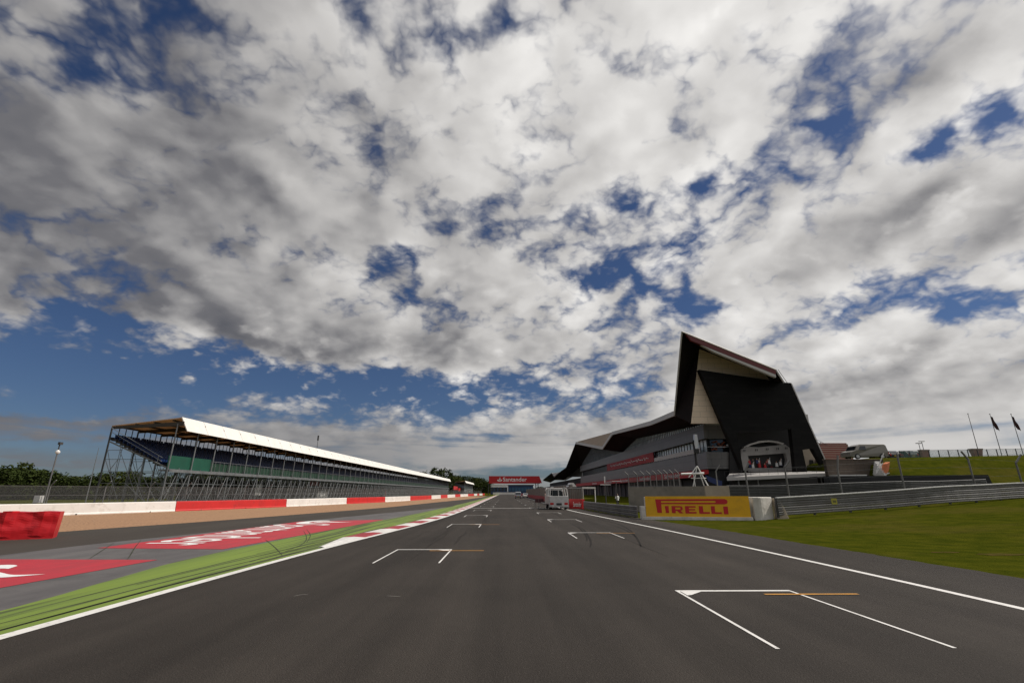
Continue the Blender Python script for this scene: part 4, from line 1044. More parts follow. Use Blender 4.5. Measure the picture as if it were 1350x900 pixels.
# concrete wall behind the yellow board, with debris fence on top
t = thing('concrete_wall', 'low grey concrete wall behind the yellow board', 'wall', (22, 52, 0))
w0 = PY(828, 641.5, 55); w1 = PY(928, 640.5, 48); w2 = PY(929, 640, 47.5); w3 = PY(961, 640, 46.5)
mb = MB(); mb.prism([(w0.x, w0.y, -.1), (w1.x, w1.y, -.1), (w1.x, w1.y, w1.z), (w0.x, w0.y, w0.z)], (.1, .5, 0)); mb.build('wall_body', 'concrete', t)
mb = MB(); mb.prism([(w2.x, w2.y, -.1), (w3.x, w3.y, -.1), (w3.x, w3.y, w3.z), (w2.x, w2.y, w2.z)], (.1, .5, 0)); mb.build('pale_wall_end', 'concrete_light', t)
t = thing('pit_wall_fence', 'wire fence with cranked grey posts on top of the low concrete wall', 'fence', (22, 52, 0))
n = 9; fp = []
for i in range(n):
    f = i/(n-1); f = f**.8; px = lerp(830, 900, f); b0 = Vector((w0.x, w0.y+.25, w0.z)).lerp(Vector((w1.x, w1.y+.25, w1.z)), max(0, (px-828)/100)); fp.append(b0)
    mb = MB(); mb.tube(b0, b0+Vector((0, 0, 1.25)), .05, 6); mb.tube(b0+Vector((0, 0, 1.25)), b0+Vector((-.42, -.1, 1.62)), .05, 6); mb.build('cranked_post', 'armco', t)
wm = MB()
for p, q_ in zip(fp, fp[1:]): fence_panel(wm, p, q_, 0, 1.25)
build_wire(wm, 'wire_mesh', M['wire'], t)
mb = MB()
for z in (.05, .65, 1.25):
    for p, q_ in zip(fp, fp[1:]): mb.tube(p+Vector((0, 0, z)), q_+Vector((0, 0, z)), .02, 4)
mb.build('cable', 'steel', t)
# single cranked post right of the mast
b0 = PY(946, 640, 48.0); m0 = PY(943, 621, 48); m0.x = b0.x; t0 = PY(949, 612.5, 48); 
t = thing('fence_post', 'lone pale cranked post right of the white trestle', 'post', b0)
mb = MB(); mb.tube(b0-Vector((0, 0, 2)), m0, .06, 8); mb.tube(m0, t0, .06, 8); mb.build('cranked_post', 'armco', t)
# mast with lamp panel and white trestle
b0 = PY(922, 645, 50); b0.z = 0
t = thing('signal_mast', 'tall black mast with a bright lamp panel near the wall', 'signal mast', b0)
tp = PY(919, 580, 50)
mb = MB(); mb.tube(b0, (b0.x, 50, tp.z), .16, 8, r1=.12); mb.box((b0.x, 50, 2.5), (.55, .45, 3.4)); mb.build('mast_pole', 'dark', t)
mb = MB(); mb.prism([PY(915.5, 572, 49.8), PY(919, 572.5, 49.8), PY(920.5, 582, 49.8), PY(919.5, 591, 49.8), PY(917, 592, 49.8), PY(915.5, 583, 49.8)], (0, .3, 0)); mb.build('lamp_panel', 'silver', t)
mb = MB(); q = PY(918, 594, 49.7); mb.box(q, (.45, .3, .4)); mb.build('lower_lamp', 'dark', t)
t = thing('trestle', 'white A shaped tube trestle round the foot of the black mast', 'trestle', PY(920, 645, 49))
def T(px, py, Y=49.0): return PY(px, py, Y)
mb = MB()
for (a, b, r) in (((919, 614), (913, 645), .05), ((919, 614), (936, 645), .06), ((919, 614), (908, 629), .05), ((898, 624.5), (928, 623.5), .10), ((914, 622), (917, 645), .045), ((922, 622), (930, 645), .045), ((911, 630), (931, 630), .035)):
    mb.tube(T(*a), T(*b), r, 6)
mb.build('tube_frame', 'armco_white', t)
# blue vehicle and blue awning by the garages
# person and pit entry posts
def sign_post(px, py_t, py_b, Y, label, bw, bh, m='darkgrey', bm='white'):
    b = PY(px, py_b, Y); b.z = 0; zt = PY(px, py_t, Y).z
    t = thing('sign_post', label, 'sign', b)
    mb = MB(); mb.tube(b, b+Vector((0, 0, zt)), .05, 6); mb.build('post', m, t)
    mb = MB(); mb.box(b+Vector((0, -.06, zt)), (bw, .06, bh)); mb.build('sign_panel', bm, t)
sign_post(799.5, 638.5, 664, 62, 'dark post with a flat pale bar left of the person on the grass', 1.3, .10)
sign_post(797.5, 632, 640, 70, 'short upright pale panel above the flat topped dark post', .16, .9)
sign_post(814, 634, 664, 62.5, 'dark post with a thin pale bar directly behind the person', 1.1, .08)
# white portal frame
t = thing('portal_frame', 'pale goal shaped frame on the grass right of the red board', 'frame', PY(773, 655, 75))
mb = MB(); a = PY(767.5, 642, 75); b = PY(785, 642, 75); mb.b2((a.x, 74.9, a.z-.2), (b.x, 75.1, a.z+.05))
mb.tube((a.x+.1, 75, 0), (a.x+.1, 75, a.z), .07, 6); mb.tube((b.x-.1, 75, 0), (b.x-.1, 75, a.z), .07, 6); mb.build('frame_bars', 'armco_white', t)

def person(p, h, label, face=0.0, top='shirt'):
    t = thing('person', label, 'person', p)
    s = h/1.75
    J = [(0, 0, .95), (0, 0, 1.15), (0, 0, 1.40), (0, 0, 1.50), (0, -.02, 1.62), (0, -.01, 1.72),
         (-.19, 0, 1.40), (-.25, .02, 1.13), (-.24, -.06, .88), (.19, 0, 1.40), (.26, .03, 1.14), (.22, -.12, .92),
         (-.10, 0, .90), (-.11, -.02, .50), (-.12, .02, .08), (-.13, -.13, .03), (.10, 0, .90), (.12, -.05, .50), (.14, .06, .08), (.15, -.09, .03)]
    E_ = [(0, 1), (1, 2), (2, 3), (3, 4), (4, 5), (2, 6), (6, 7), (7, 8), (2, 9), (9, 10), (10, 11), (0, 12), (12, 13), (13, 14), (14, 15), (0, 16), (16, 17), (17, 18), (18, 19)]
    rad = [.14, .13, .15, .06, .10, .08, .07, .05, .04, .07, .05, .04, .09, .065, .045, .04, .09, .065, .045, .04]
    me = bpy.data.meshes.new('person_body'); me.from_pydata([(x*s, y*s, z*s) for x, y, z in J], E_, [])
    o = bpy.data.objects.new('body', me); COL.objects.link(o); o.parent = t
    me.materials.append(M['cloth_dark'])
    sk = o.modifiers.new('skin', 'SKIN'); 
    for i, r in enumerate(rad): me.skin_vertices[0].data[i].radius = (r*s, r*s*.85)
    me.skin_vertices[0].data[0].use_root = True
    sb = o.modifiers.new('sub', 'SUBSURF'); sb.levels = 1; sb.render_levels = 1
    c = MB()
    for i in range(10):
        a0 = 2*math.pi*i/10; a1 = 2*math.pi*(i+1)/10
        def q(a, z, rx, ry): return (rx*math.cos(a)*s, ry*math.sin(a)*s, z*s)
        rings = [(.92, .19, .15), (1.15, .17, .14), (1.38, .22, .15), (1.47, .10, .09)]
        for (z0, rx0, ry0), (z1, rx1, ry1) in zip(rings, rings[1:]): c.face([q(a0, z0, rx0, ry0), q(a1, z0, rx0, ry0), q(a1, z1, rx1, ry1), q(a0, z1, rx1, ry1)])
    for sgn in (-1, 1): c.tube((sgn*.18*s, 0, 1.40*s), (sgn*.26*s, .02*s, 1.14*s), .085*s, 7, r1=.07*s)
    ob = c.build('shirt', top, None); ob.parent = t
    hd = MB(); hd.tube((0, -.02*s, 1.52*s), (0, -.02*s, 1.70*s), .085*s, 8, r1=.075*s); ob = hd.build('face', 'skin', None); ob.parent = t
    hr = MB(); hr.tube((0, .0, 1.66*s), (0, .0, 1.76*s), .10*s, 8, r1=.06*s); ob = hr.build('hair', 'cloth_dark', None); ob.parent = t
    t.rotation_euler = (0, 0, face); return t
pp_ = PY(814, 660, 66); person((pp_.x, 66, 0), 1.8, 'standing person in white top and dark trousers on the pit entry grass', .4)

# red boards and screens along the pit wall
def pit_board(px0, px1, Y0, Y1, label, txt):
    a = Vector((PY(px0, 660, Y0).x, Y0, 0)); b = Vector((PY(px1, 660, Y1).x, Y1, 0))
    if abs(Y0-Y1) < .1: ext = Vector((0, .35, 0))
    else: ext = Vector((.35, .1, 0))
    t = thing('pit_wall_board', label, 'advert board', (a+b)/2)
    mb = MB(); mb.prism([a, b, b+Vector((0, 0, 1.15)), a+Vector((0, 0, 1.15))], ext); bd = mb.build('board_face', 'banner_red', t)
    if txt:
        d = b-a; mb = MB(); o = a+d*.34+Vector((-.02, -.03, .28)); text_into(mb, txt, o, d*.62, (0, 0, .55), .012); mb.build('lettering', 'letter', bd)
    return t
pit_board(750, 767, 63.5, 61.6, 'red board with white lettering beside the white truck', 'Santander')
labs = ['long distant red board row along the pit wall left of the truck']
t = thing('pit_wall', 'low red and grey pit wall running away behind the white truck', 'wall', (9.2, 120, 0))
mb = MB(); mb.b2((8.95, 66, 0), (9.4, 300, 1.05)); mb.build('wall_body', 'banner_red2', t)
for i in range(16):
    y0 = 68+9*i
    mb = MB(); mb.b2((9.1, y0, 1.05), (9.2, y0+8.6, 2.9)); sc = mb.build('screen', 'pitglass', t)
    mb = MB()
    for k in range(5): mb.tube((9.08, y0+2.15*k, 1.05), (9.08, y0+2.15*k, 3.0), .04, 5)
    mb.tube((9.08, y0, 2.95), (9.08, y0+8.6, 2.95), .04, 5); mb.build('screen_frame', 'steel', sc)
# wider grey timing stand beside the truck
t = thing('timing_stand', 'grey brown screened timing stand behind the red lettered board', 'stand', (10.5, 70, 0))
a = PY(749, 643, 66); b = PY(766.5, 643, 66)
mb = MB(); mb.b2((a.x, 66, .5), (b.x, 66.2, a.z)); mb.build('screen', 'pitglass', t)
mb = MB()
for i in range(8): x = lerp(a.x, b.x, i/7); mb.tube((x, 65.95, 0), (x, 65.95, a.z), .04, 5)
mb.tube((a.x, 65.95, a.z), (b.x, 65.95, a.z), .05, 5); mb.build('screen_frame', 'steel', t)
a = PY(747.5, 641.5, 72); b = PY(759, 641.5, 72); mb = MB(); mb.prism([(a.x, 71, a.z), (b.x, 71, a.z), ((a.x+b.x)/2+.2, 71, a.z+.55), ((a.x+b.x)/2-.2, 71, a.z+.55)], (0, 2.5, 0))
mb.tube(((a.x+b.x)/2, 72, 0), ((a.x+b.x)/2, 72, a.z), .08); t2 = mb.build('parasol', 'white'); tag(t2, 'small white pointed canopy above the grey screened stand', 'parasol')
# small flap board beside the truck
b0 = G(705.5, 671); t = thing('sign_board', 'small dark red board on a thin post left of the white truck', 'sign', b0)
zz = PY(706, 657.5, b0.y).z; c1 = PY(716.5, 658, b0.y)
mb = MB(); mb.tube(b0, (b0.x, b0.y, zz), .035, 6); mb.tube((c1.x-.6, b0.y, 0), (c1.x-.6, b0.y, zz), .035, 6); mb.build('post', 'steel', t)
mb = MB(); mb.b2((b0.x, b0.y-.03, zz-.38), (c1.x, b0.y+.02, zz+.02)); mb.build('board_panel', mat('dark_red_board', (.06, .012, .014), rough=.6), t)

# ------------------------------------------------------------------ vehicles
def wheel(p, r, w, parent):
    mb = MB(); mb.tube((p[0]-w/2, p[1], p[2]), (p[0]+w/2, p[1], p[2]), r, 18); o = mb.build('wheel', 'tyre', parent)
    mb = MB(); mb.tube((p[0]-w/2-.012, p[1], p[2]), (p[0]+w/2+.012, p[1], p[2]), r*.62, 14); mb.build('rim', 'silver', o); return o
def car(name, label, cat, prof_, W_, belt, body, glass_rear, sidewin, wheels, wr, group=None, plate='plate', topn=.80, front_glass=None, light_z=.8):
    """built at the origin heading +y (rear towards -y): prof_ = side outline (y, z)"""
    t = thing(name, label, cat, (0, 0, 0), group)
    zmax = max(z for y, z in prof_)
    def hw(z): return W_/2*(1 if z <= belt else lerp(1, topn, (z-belt)/(zmax-belt)))*(.94 if z < .35 else 1)
    mb = MB(); n = len(prof_)
    for sgn in (-1, 1): mb.v += [(sgn*hw(z), y, z) for y, z in prof_]
    mb.f += [tuple(range(n)), tuple(range(2*n-1, n-1, -1))]; mb.mi += [0, 0]
    for i in range(n): j = (i+1) % n; mb.f.append((j, i, n+i, n+j)); mb.mi.append(0)
    mb.build('body', body, t, bevel=.05)
    def pane(q, nm='window'):   # q: four (y,z) with outward offset; across the width
        (ya, za), (yb, zb_), off = q
        m = MB(); k = .86
        d = Vector((0, zb_-za, -(yb-ya))).normalized()*off
        m.face([Vector((-hw(za)*k, ya, za))+d, Vector((hw(za)*k, ya, za))+d, Vector((hw(zb_)*k, yb, zb_))+d, Vector((-hw(zb_)*k, yb, zb_))+d]); m.build(nm, 'glassdark', t, fix=False)
    pane((glass_rear[0], glass_rear[1], .02 if glass_rear[0][0] > 0 else -.02), 'rear_window')
    if front_glass: pane((front_glass[0], front_glass[1], .02), 'windscreen')
    for pts in sidewin:
        for sgn in (-1, 1):
            m = MB(); m.face([(sgn*(hw(z)+.012), y, z) for y, z in pts]); m.build('side_window', 'glassdark', t, fix=False)
    for y in wheels:
        for sgn in (-1, 1): wheel((sgn*(W_/2-.10), y, wr), wr, .20, t)
    yr = min(y for y, z in prof_)
    for sgn in (-1, 1):
        m = MB(); m.box((sgn*(W_/2-.13), yr+.0, light_z), (.18, .10, .34)); m.build('tail_light', 'light_red', t)
    m = MB(); m.box((0, yr-.02, .62), (.52, .04, .12)); m.build('number_plate', plate, t)
    m = MB(); m.box((0, yr+.0, .38), (W_*.96, .16, .20)); m.build('bumper', 'darkgrey', t)
    return t
van_prof = [(-2.3, .3), (-2.36, .95), (-2.25, 1.85), (-2.05, 1.98), (.9, 1.98), (1.35, 1.75), (1.75, 1.15), (2.35, .95), (2.45, .45), (2.35, .28)]
car_prof = [(-2.0, .3), (-2.08, .75), (-1.98, .98), (-1.45, 1.42), (.1, 1.46), (.55, 1.30), (1.05, .98), (1.85, .82), (2.05, .55), (2.0, .28)]
v = car('parked_van', 'silver van seen from behind on the far track', 'van', van_prof, 1.85, 1.05, 'carsilver', ((-2.34, 1.15), (-2.25, 1.75)), [[(-1.9, 1.2), (-.6, 1.2), (-.6, 1.75), (-1.9, 1.75)], [(-.5, 1.2), (.9, 1.2), (.8, 1.75), (-.5, 1.75)]], (-1.5, 1.55), .33, topn=.86)
p = G(683, 657); v.location = (p.x, p.y, .03)
c = car('parked_car', 'small white car beside the silver van on the far track', 'car', car_prof, 1.75, .95, 'carwhite', ((-1.95, 1.03), (-1.5, 1.38)), [[(-1.3, 1.0), (-.35, 1.0), (-.35, 1.36), (-1.2, 1.36)], [(-.25, 1.0), (.75, 1.0), (.2, 1.36), (-.25, 1.36)]], (-1.25, 1.3), .31)
p = G(692.5, 656.3); c.location = (p.x, p.y, .03)
# grey panel van on the bank
v = car('parked_van', 'grey panel van parked behind the brown wall', 'van', van_prof, 1.9, 1.05, 'cargrey', ((-2.34, 1.15), (-2.25, 1.75)), [[(.35, 1.2), (1.3, 1.2), (1.0, 1.72), (.35, 1.72)]], (-1.5, 1.55), .34, topn=.86, front_glass=((1.72, 1.2), (1.38, 1.72)))
p = PY(1141, 605, 76); v.location = (p.x, 76, height(p.x, 76)); v.rotation_euler = (0, 0, R(90)); v.scale = (1.25, 1.25, 1.12)
# dark vehicles beyond it
dc = car('parked_car', 'dark parked car beside the white steps on the bank top', 'car', car_prof, 1.8, .95, 'cardark', ((-1.95, 1.03), (-1.5, 1.38)), [[(-1.3, 1.0), (-.35, 1.0), (-.35, 1.36), (-1.2, 1.36)], [(-.25, 1.0), (.75, 1.0), (.2, 1.36), (-.25, 1.36)]], (-1.25, 1.3), .33, group='dark vehicles parked along the bank top')
locs = [(1169, 81, 0), (1178, 83, 20), (1190, 82, 8), (1201, 84, 30)]
dl = ['dark parked car nearest the grey van on the bank top', 'dark parked car second along from the grey van', 'dark parked car between two others on the bank top', 'dark parked car nearest the first brown kiosk']
for i, (px, Y, rz) in enumerate(locs):
    o = dc if i == 0 else copy_tree(dc)
    p = PY(px, 605, Y); o.location = (p.x, Y, height(p.x, Y)-.0); o.rotation_euler = (0, 0, R(rz)); o.scale = (1.05, 1.0, 1.0); o['label'] = dl[i]; o['group'] = 'dark vehicles parked along the bank top'
# blue car in the pit entry
bc = car('parked_car', 'blue and white car behind the wire fence near the garages', 'car', car_prof, 1.8, .95, 'carblue', ((-1.95, 1.03), (-1.5, 1.38)), [[(-1.3, 1.0), (-.35, 1.0), (-.35, 1.36), (-1.2, 1.36)], [(-.25, 1.0), (.75, 1.0), (.2, 1.36), (-.25, 1.36)]], (-1.25, 1.3), .33)
p = PY(893, 645, 72); bc.location = (p.x, 72, .01); bc.rotation_euler = (0, 0, R(70)); bc.scale = (1.1, 1.1, 1.6)
# blue sheet by the corner
t = thing('blue_awning', 'slanting dark blue sheet at the building corner behind the lone post', 'awning', PY(945, 640, 80))
mb = MB(); mb.prism([PY(930, 626, 79), PY(952, 634, 79), PY(952, 642, 79), PY(934, 634, 79)], (0, .15, 0)); mb.build('sheet', 'rope_blue', t)
mb = MB(); 
for px in (934, 951): q = PY(px, 636, 79.2); mb.tube((q.x, 79.2, 0), (q.x, 79.2, q.z), .05)
mb.build('pole', 'darkgrey', t)

# white truck with a cage
p0 = G(724.5, 672); p1 = G(750, 672)
tx = (p0.x+p1.x)/2; ty = 58.8; TW = p1.x-p0.x
t = thing('truck', 'white open backed truck with a roll cage stopped by the pit wall', 'truck', (tx, ty, .03))
def tb(name, m, boxes, parent=t, bevel=0):
    mb = MB()
    for c, d in boxes: mb.box((tx+c[0], ty+c[1], .03+c[2]), d)
    return mb.build(name, m, parent, bevel=bevel)
tb('chassis', 'darkgrey', [((0, 3.2, .55), (TW*.8, 6.2, .22))])
tb('rear_panel', 'truck_white', [((0, .12, 1.19), (TW*.98, .12, .62))], bevel=.03)
tb('light_bar', 'truck_white', [((0, .10, .66), (TW*.98, .14, .42))])
for sgn in (-1, 1): tb('tail_light', 'light_red', [((sgn*TW*.37, .02, .66), (TW*.18, .05, .22))])
tb('number_plate', 'plate_dark', [((.0, .015, .62), (.62, .05, .22))])
tb('bumper', 'truck_white', [((0, .05, .36), (TW, .18, .12))])
for sgn in (-1, 1): tb('side_panel', 'truck_white', [((sgn*TW*.48, 2.6, 1.05), (.08, 4.9, .9))])
tb('load_floor', 'darkgrey', [((0, 2.6, .75), (TW*.92, 4.9, .06))])
cabp = [(4.9, .5), (4.9, 2.3), (5.1, 2.42), (6.3, 2.38), (6.75, 1.55), (6.9, 1.3), (6.9, .45)]
mb = MB(); mb.prism([(tx-TW*.49, ty+y, z+.03) for y, z in cabp], (TW*.98, 0, 0)); mb.build('cab', 'truck_white', t, bevel=.06)
tb('cab_rear_window', 'glassdark', [((0, 4.88, 1.85), (TW*.75, .04, .6))])
for sgn in (-1, 1): tb('cab_side_window', 'glassdark', [((sgn*(TW*.49+.012), 5.75, 1.8), (.02, 1.0, .55))])
mb = MB()
for sgn in (-1, 1):
    x = tx+sgn*TW*.47
    for y, lean in ((.15, .15), (2.5, 0), (4.7, 0)): mb.tube((x, ty+y, 1.5), (x-sgn*.10, ty+y+lean, 2.36), .055, 6)
    mb.tube((x-sgn*.1, ty+.3, 2.36), (x-sgn*.1, ty+4.7, 2.36), .05, 6); mb.tube((x, ty+.15, 1.52), (x, ty+4.7, 1.52), .05, 6)
for y in (.3, 2.5, 4.7): mb.tube((tx-TW*.43, ty+y, 2.36), (tx+TW*.43, ty+y, 2.36), .05, 6)
mb.tube((tx, ty+.25, 1.5), (tx, ty+.3, 2.36), .05, 6); mb.tube((tx-.55*TW, ty-.05, 1.5), (tx-.50*TW, ty+.2, 2.38), .03, 5)
mb.build('roll_cage', 'truck_white', t)
tb('bench_seat', 'glassdark', [((-.15, 1.4, 1.6), (TW*.42, .5, 1.0)), ((.55, 3.0, 1.55), (.5, .5, .9))])
tb('roof_beacon', 'truck_white', [((-.3, 4.95, 2.52), (.35, .3, .16)), ((.7, .35, 2.42), (.22, .2, .14))])
for y in (1.2, 5.7):
    for sgn in (-1, 1): wheel((tx+sgn*TW*.40, ty+y, .43), .40, .30, t)

# ------------------------------------------------------------------ right bank: wall, steps, fence, kiosks, flags, small grandstand
t = thing('retaining_wall', 'brown block wall below the grey panel van', 'wall', (50, 70, 3))
a = PY(1088, 605.5, 70); b = PY(1164, 605.5, 70)
mb = MB(); mb.b2((a.x, 70, 1.0), (b.x, 70.6, a.z)); mb.build('wall_body', panel_mat('brown_blocks', (.105, .082, .064), (.06, .048, .04), 1.2, .35, 0, .03, .9, .2), t)
mb = MB(); mb.b2((a.x, 69.9, a.z), (b.x, 70.7, a.z+.06)); mb.build('coping', 'step_grey', t)
t = thing('stair_block', 'white stepped block with an orange side at the end of the brown wall', 'steps', PY(1168, 626, 68))
a = PY(1161, 626, 68); b = PY(1170, 607, 68)
mb = MB(); n = 6
for i in range(n):
    z0 = lerp(a.z, b.z, i/n); z1 = lerp(a.z, b.z, (i+1)/n); mb.b2((a.x+.1*i, 67.4+.35*i, z0-.6), (b.x-.55+.08*i, 69.4, z1))
mb.build('steps', 'white', t)
mb = MB(); mb.prism([PY(1169.5, 611, 67.3), PY(1173.5, 608.5, 67.3), PY(1171.5, 621, 67.3), PY(1168, 624, 67.3)], (0, .9, 0)); mb.build('orange_side', 'orange', t)
mb = MB(); mb.tube(PY(1155, 622, 67), PY(1165, 597, 67), .06, 6); mb.tube(PY(1155, 624, 67.1), PY(1164, 610, 67.1), .05, 6); mb.build('handrail', 'armco_white', t)
# bank-top fence
t = thing('bank_fence', 'pale green mesh fence along the top of the grass bank', 'fence', (70, 74, 6.5))
pts = []
x = PY(1188, 605, 75).x
while x < 130: pts.append(Vector((x, 75+.02*(x-60), height(x, 75)))); x += 1.55
for i, p in enumerate(pts):
    mb = MB(); mb.box(p+Vector((0, 0, .55)), (.09, .09, 1.15)); mb.build('post', 'darkgrey', t)
mb = MB()
for p, q in zip(pts, pts[1:]): mb.tube(p+Vector((0, 0, 1.12)), q+Vector((0, 0, 1.12)), .03, 4); mb.tube(p+Vector((0, 0, .2)), q+Vector((0, 0, .2)), .02, 4)
mb.build('rail', 'steel', t)
wm = MB()
for p, q in zip(pts, pts[1:]): fence_panel(wm, p, q, .1, 1.1)
build_wire(wm, 'wire_mesh', mesh_mat('green_wire', (.16, .26, .24), .05, .012), t)
for i, (px, w, lab) in enumerate(((1221, .95, 'brown tapered kiosk tub left along the bank fence by the lamps'), (1290, 1.15, 'larger brown tapered kiosk tub below the bare flagpole'))):
    p = PY(px, 607, 77); p.z = height(p.x, 77)
    t = thing('kiosk', lab, 'kiosk', p, 'brown tubs along the bank fence')
    mb = MB(); mb.box(p+Vector((0, 0, .6)), (w*.95, w*.5, 1.25), taper=1.45); mb.build('tub', 'brown_kiosk', t)
    mb = MB(); mb.box(p+Vector((0, 0, 1.27)), (w*1.45, w*.80, .16)); mb.build('rim', 'step_grey', t)
for i, (xb, yb, xt, yt, lab) in enumerate(((1293, 606, 1276, 545.5, 'bare flagpole, leftmost of the three on the bank'), (1322, 604, 1304, 546, 'middle flagpole with a dark drooping flag on the bank'), (1350, 602, 1332, 546, 'rightmost flagpole with a dark drooping flag on the bank'))):
    Y = 79; a = PY(xb, yb, Y); a.z = height(a.x, Y)-.1; b = PY(xt, yt, Y)
    t = thing('flagpole', lab, 'flagpole', a, 'flagpoles on the bank')
    top = Vector((a.x, Y, b.z))
    mb = MB(); mb.tube(a, top, .06, 8, r1=.035); mb.box(top+Vector((0, 0, .05)), (.12, .12, .1)); mb.build('pole', 'armco', t)
    if i:
        mb = MB(); n = 10
        cols_ = []
        for k in range(n+1):
            z = top.z-.15-2.0*k/n; cols_.append([(a.x+.05+j*.16*(.6+.6*k/n), Y+.10*math.sin(j*2.1+k*.4), z-.16*j-.05*math.sin(k)) for j in range(5)])
        for k in range(n):
            for j in range(4): mb.face([cols_[k][j], cols_[k][j+1], cols_[k+1][j+1], cols_[k+1][j]])
        mb.build('flag', 'flag', t, fix=False)
for i, (xb, yb, xt, yt, lab) in enumerate(((1216, 604, 1211, 584.5, 'thin lamp post with a flat head, left of the pair on the bank'), (1220, 602, 1215.5, 582, 'taller lamp post with a bright flat head, right of the pair'))):
    Y = 82; a = PY(xb, yb, Y); a.z = height(a.x, Y); b = PY(xt, yt, Y)
    t = thing('lamp_post', lab, 'lamp post', a, 'lamp posts on the bank')
    mb = MB(); mb.tube(a, (a.x, Y, b.z), .05, 6); mb.build('pole', 'steel', t)
    mb = MB(); mb.box((a.x, Y, b.z+.05), (.85, .35, .10)); mb.build('lamp_head', 'armco_white' if i else 'steel', t)
# small red grandstand beside the pit building
t = thing('terrace_seating', 'open red seating terrace right of the pit building', 'grandstand', PY(1105, 605, 84))
random.seed(3)
for i in range(8):
    a = PY(1078, 605-2.9*i, 84+.8*i); b = PY(1126-1.2*i, 605-2.9*i, 84+.8*i)
    mb = MB(); mb.b2((a.x, 84+.8*i, a.z-.55), (b.x, 84.8+.8*i, a.z-.05)); mb.build('step', 'step_grey', t)
    mb = MB(); mb.b2((a.x, 84.3+.8*i, a.z-.04), (b.x, 84.4+.8*i, a.z+.16)); mb.build('seat_row', 'seat_red', t)
a = PY(1078, 605, 84); mb = MB(); mb.b2((a.x, 84, 0), (PY(1128, 605, 84).x, 90, a.z-.6)); mb.build('base_wall', 'brick_brown', t)
mb = MB()
rl = [(1076, 579), (1094, 588), (1113, 588), (1130, 599)]
for (x0, y0), (x1, y1) in zip(rl, rl[1:]):
    for dy in (0, 3, 6): mb.tube(PY(x0, y0+dy, 89.5), PY(x1, y1+dy, 89.5), .035, 4)
    for k in range(4): f = k/3; mb.tube(PY(lerp(x0, x1, f), lerp(y0, y1, f), 89.5), PY(lerp(x0, x1, f), lerp(y0, y1, f)+9, 89.5), .04, 4)
mb.build('railing', 'steel', t)

# ------------------------------------------------------------------ sun and sky
SAZ, SEL = R(84), R(50)
sd = bpy.data.lights.new('sun', 'SUN'); sd.energy = 3.6; sd.angle = R(.53); sd.color = (1.0, .94, .86)
so = bpy.data.objects.new('sun', sd); COL.objects.link(so)
sdir = Vector((math.sin(SAZ)*math.cos(SEL), math.cos(SAZ)*math.cos(SEL), math.sin(SEL)))
so.rotation_euler = sdir.to_track_quat('Z', 'Y').to_euler(); so.location = sdir*300

w = bpy.data.worlds.new('World'); S.world = w; w.use_nodes = True
nt = w.node_tree; nt.nodes.clear(); L = nt.links.new
def N(t, **k): return nd(nt, t, **k)
def mth(op, a, b=None, clamp=False):
    n = N('ShaderNodeMath', operation=op); n.use_clamp = clamp
    for i, v in enumerate((a, b)):
        if v is None: continue
        if isinstance(v, (int, float)): n.inputs[i].default_value = v
        else: L(v, n.inputs[i])
    return n.outputs[0]
def mrange(v, a, b, c=0.0, d=1.0, smooth=True):
    n = N('ShaderNodeMapRange'); n.interpolation_type = 'SMOOTHSTEP' if smooth else 'LINEAR'
    L(v, n.inputs[0])
    for i, x in enumerate((a, b, c, d)): n.inputs[1+i].default_value = x
    return n.outputs[0]
tc = N('ShaderNodeTexCoord').outputs['Generated']
sep = N('ShaderNodeSeparateXYZ'); L(tc, sep.inputs[0]); dx, dy, dz = sep.outputs
sky = N('ShaderNodeTexSky', sky_type='NISHITA'); sky.sun_disc = False; sky.sun_elevation = SEL; sky.sun_rotation = SAZ
sky.altitude = 150; sky.air_density = 1.0; sky.dust_density = .6; sky.ozone_density = 2.0
tint = N('ShaderNodeMix', data_type='RGBA', blend_type='MULTIPLY'); tint.inputs[0].default_value = 1; L(sky.outputs[0], tint.inputs[6]); tint.inputs[7].default_value = (.46, .56, .76, 1)
bg1 = N('ShaderNodeBackground'); L(tint.outputs[2], bg1.inputs[0]); bg1.inputs[1].default_value = .06
zc = mth('MAXIMUM', dz, 0.0)
den = mth('ADD', zc, .42)
cx = mth('DIVIDE', dx, den); cy = mth('DIVIDE', dy, den)
pv = N('ShaderNodeCombineXYZ'); L(cx, pv.inputs[0]); L(cy, pv.inputs[1])
def noise_(vec, scale, detail, rough=.55, off=(0, 0, 0), dist=0.0, lac=2.0):
    mp = N('ShaderNodeMapping'); mp.inputs['Location'].default_value = off; L(vec, mp.inputs[0])
    n = N('ShaderNodeTexNoise'); n.inputs['Scale'].default_value = scale; n.inputs['Detail'].default_value = detail; n.inputs['Roughness'].default_value = rough
    n.inputs['Distortion'].default_value = dist; n.inputs['Lacunarity'].default_value = lac; L(mp.outputs[0], n.inputs['Vector']); return n
az = mth('ARCTAN2', dx, dy); el = mth('ARCSINE', dz)
wn = noise_(pv.outputs[0], 3.0, 6, .62, (7, 3, 1))
wsep = N('ShaderNodeSeparateXYZ'); L(wn.outputs['Color'], wsep.inputs[0])
azw = mth('ADD', az, mth('MULTIPLY', mth('SUBTRACT', wsep.outputs[0], .5), .34))
elw = mth('ADD', el, mth('MULTIPLY', mth('SUBTRACT', wsep.outputs[1], .5), .20))
def dir_ae(px, py):
    v = Vector(ray(px, py)).normalized(); return math.atan2(v.x, v.y), math.asin(v.z)
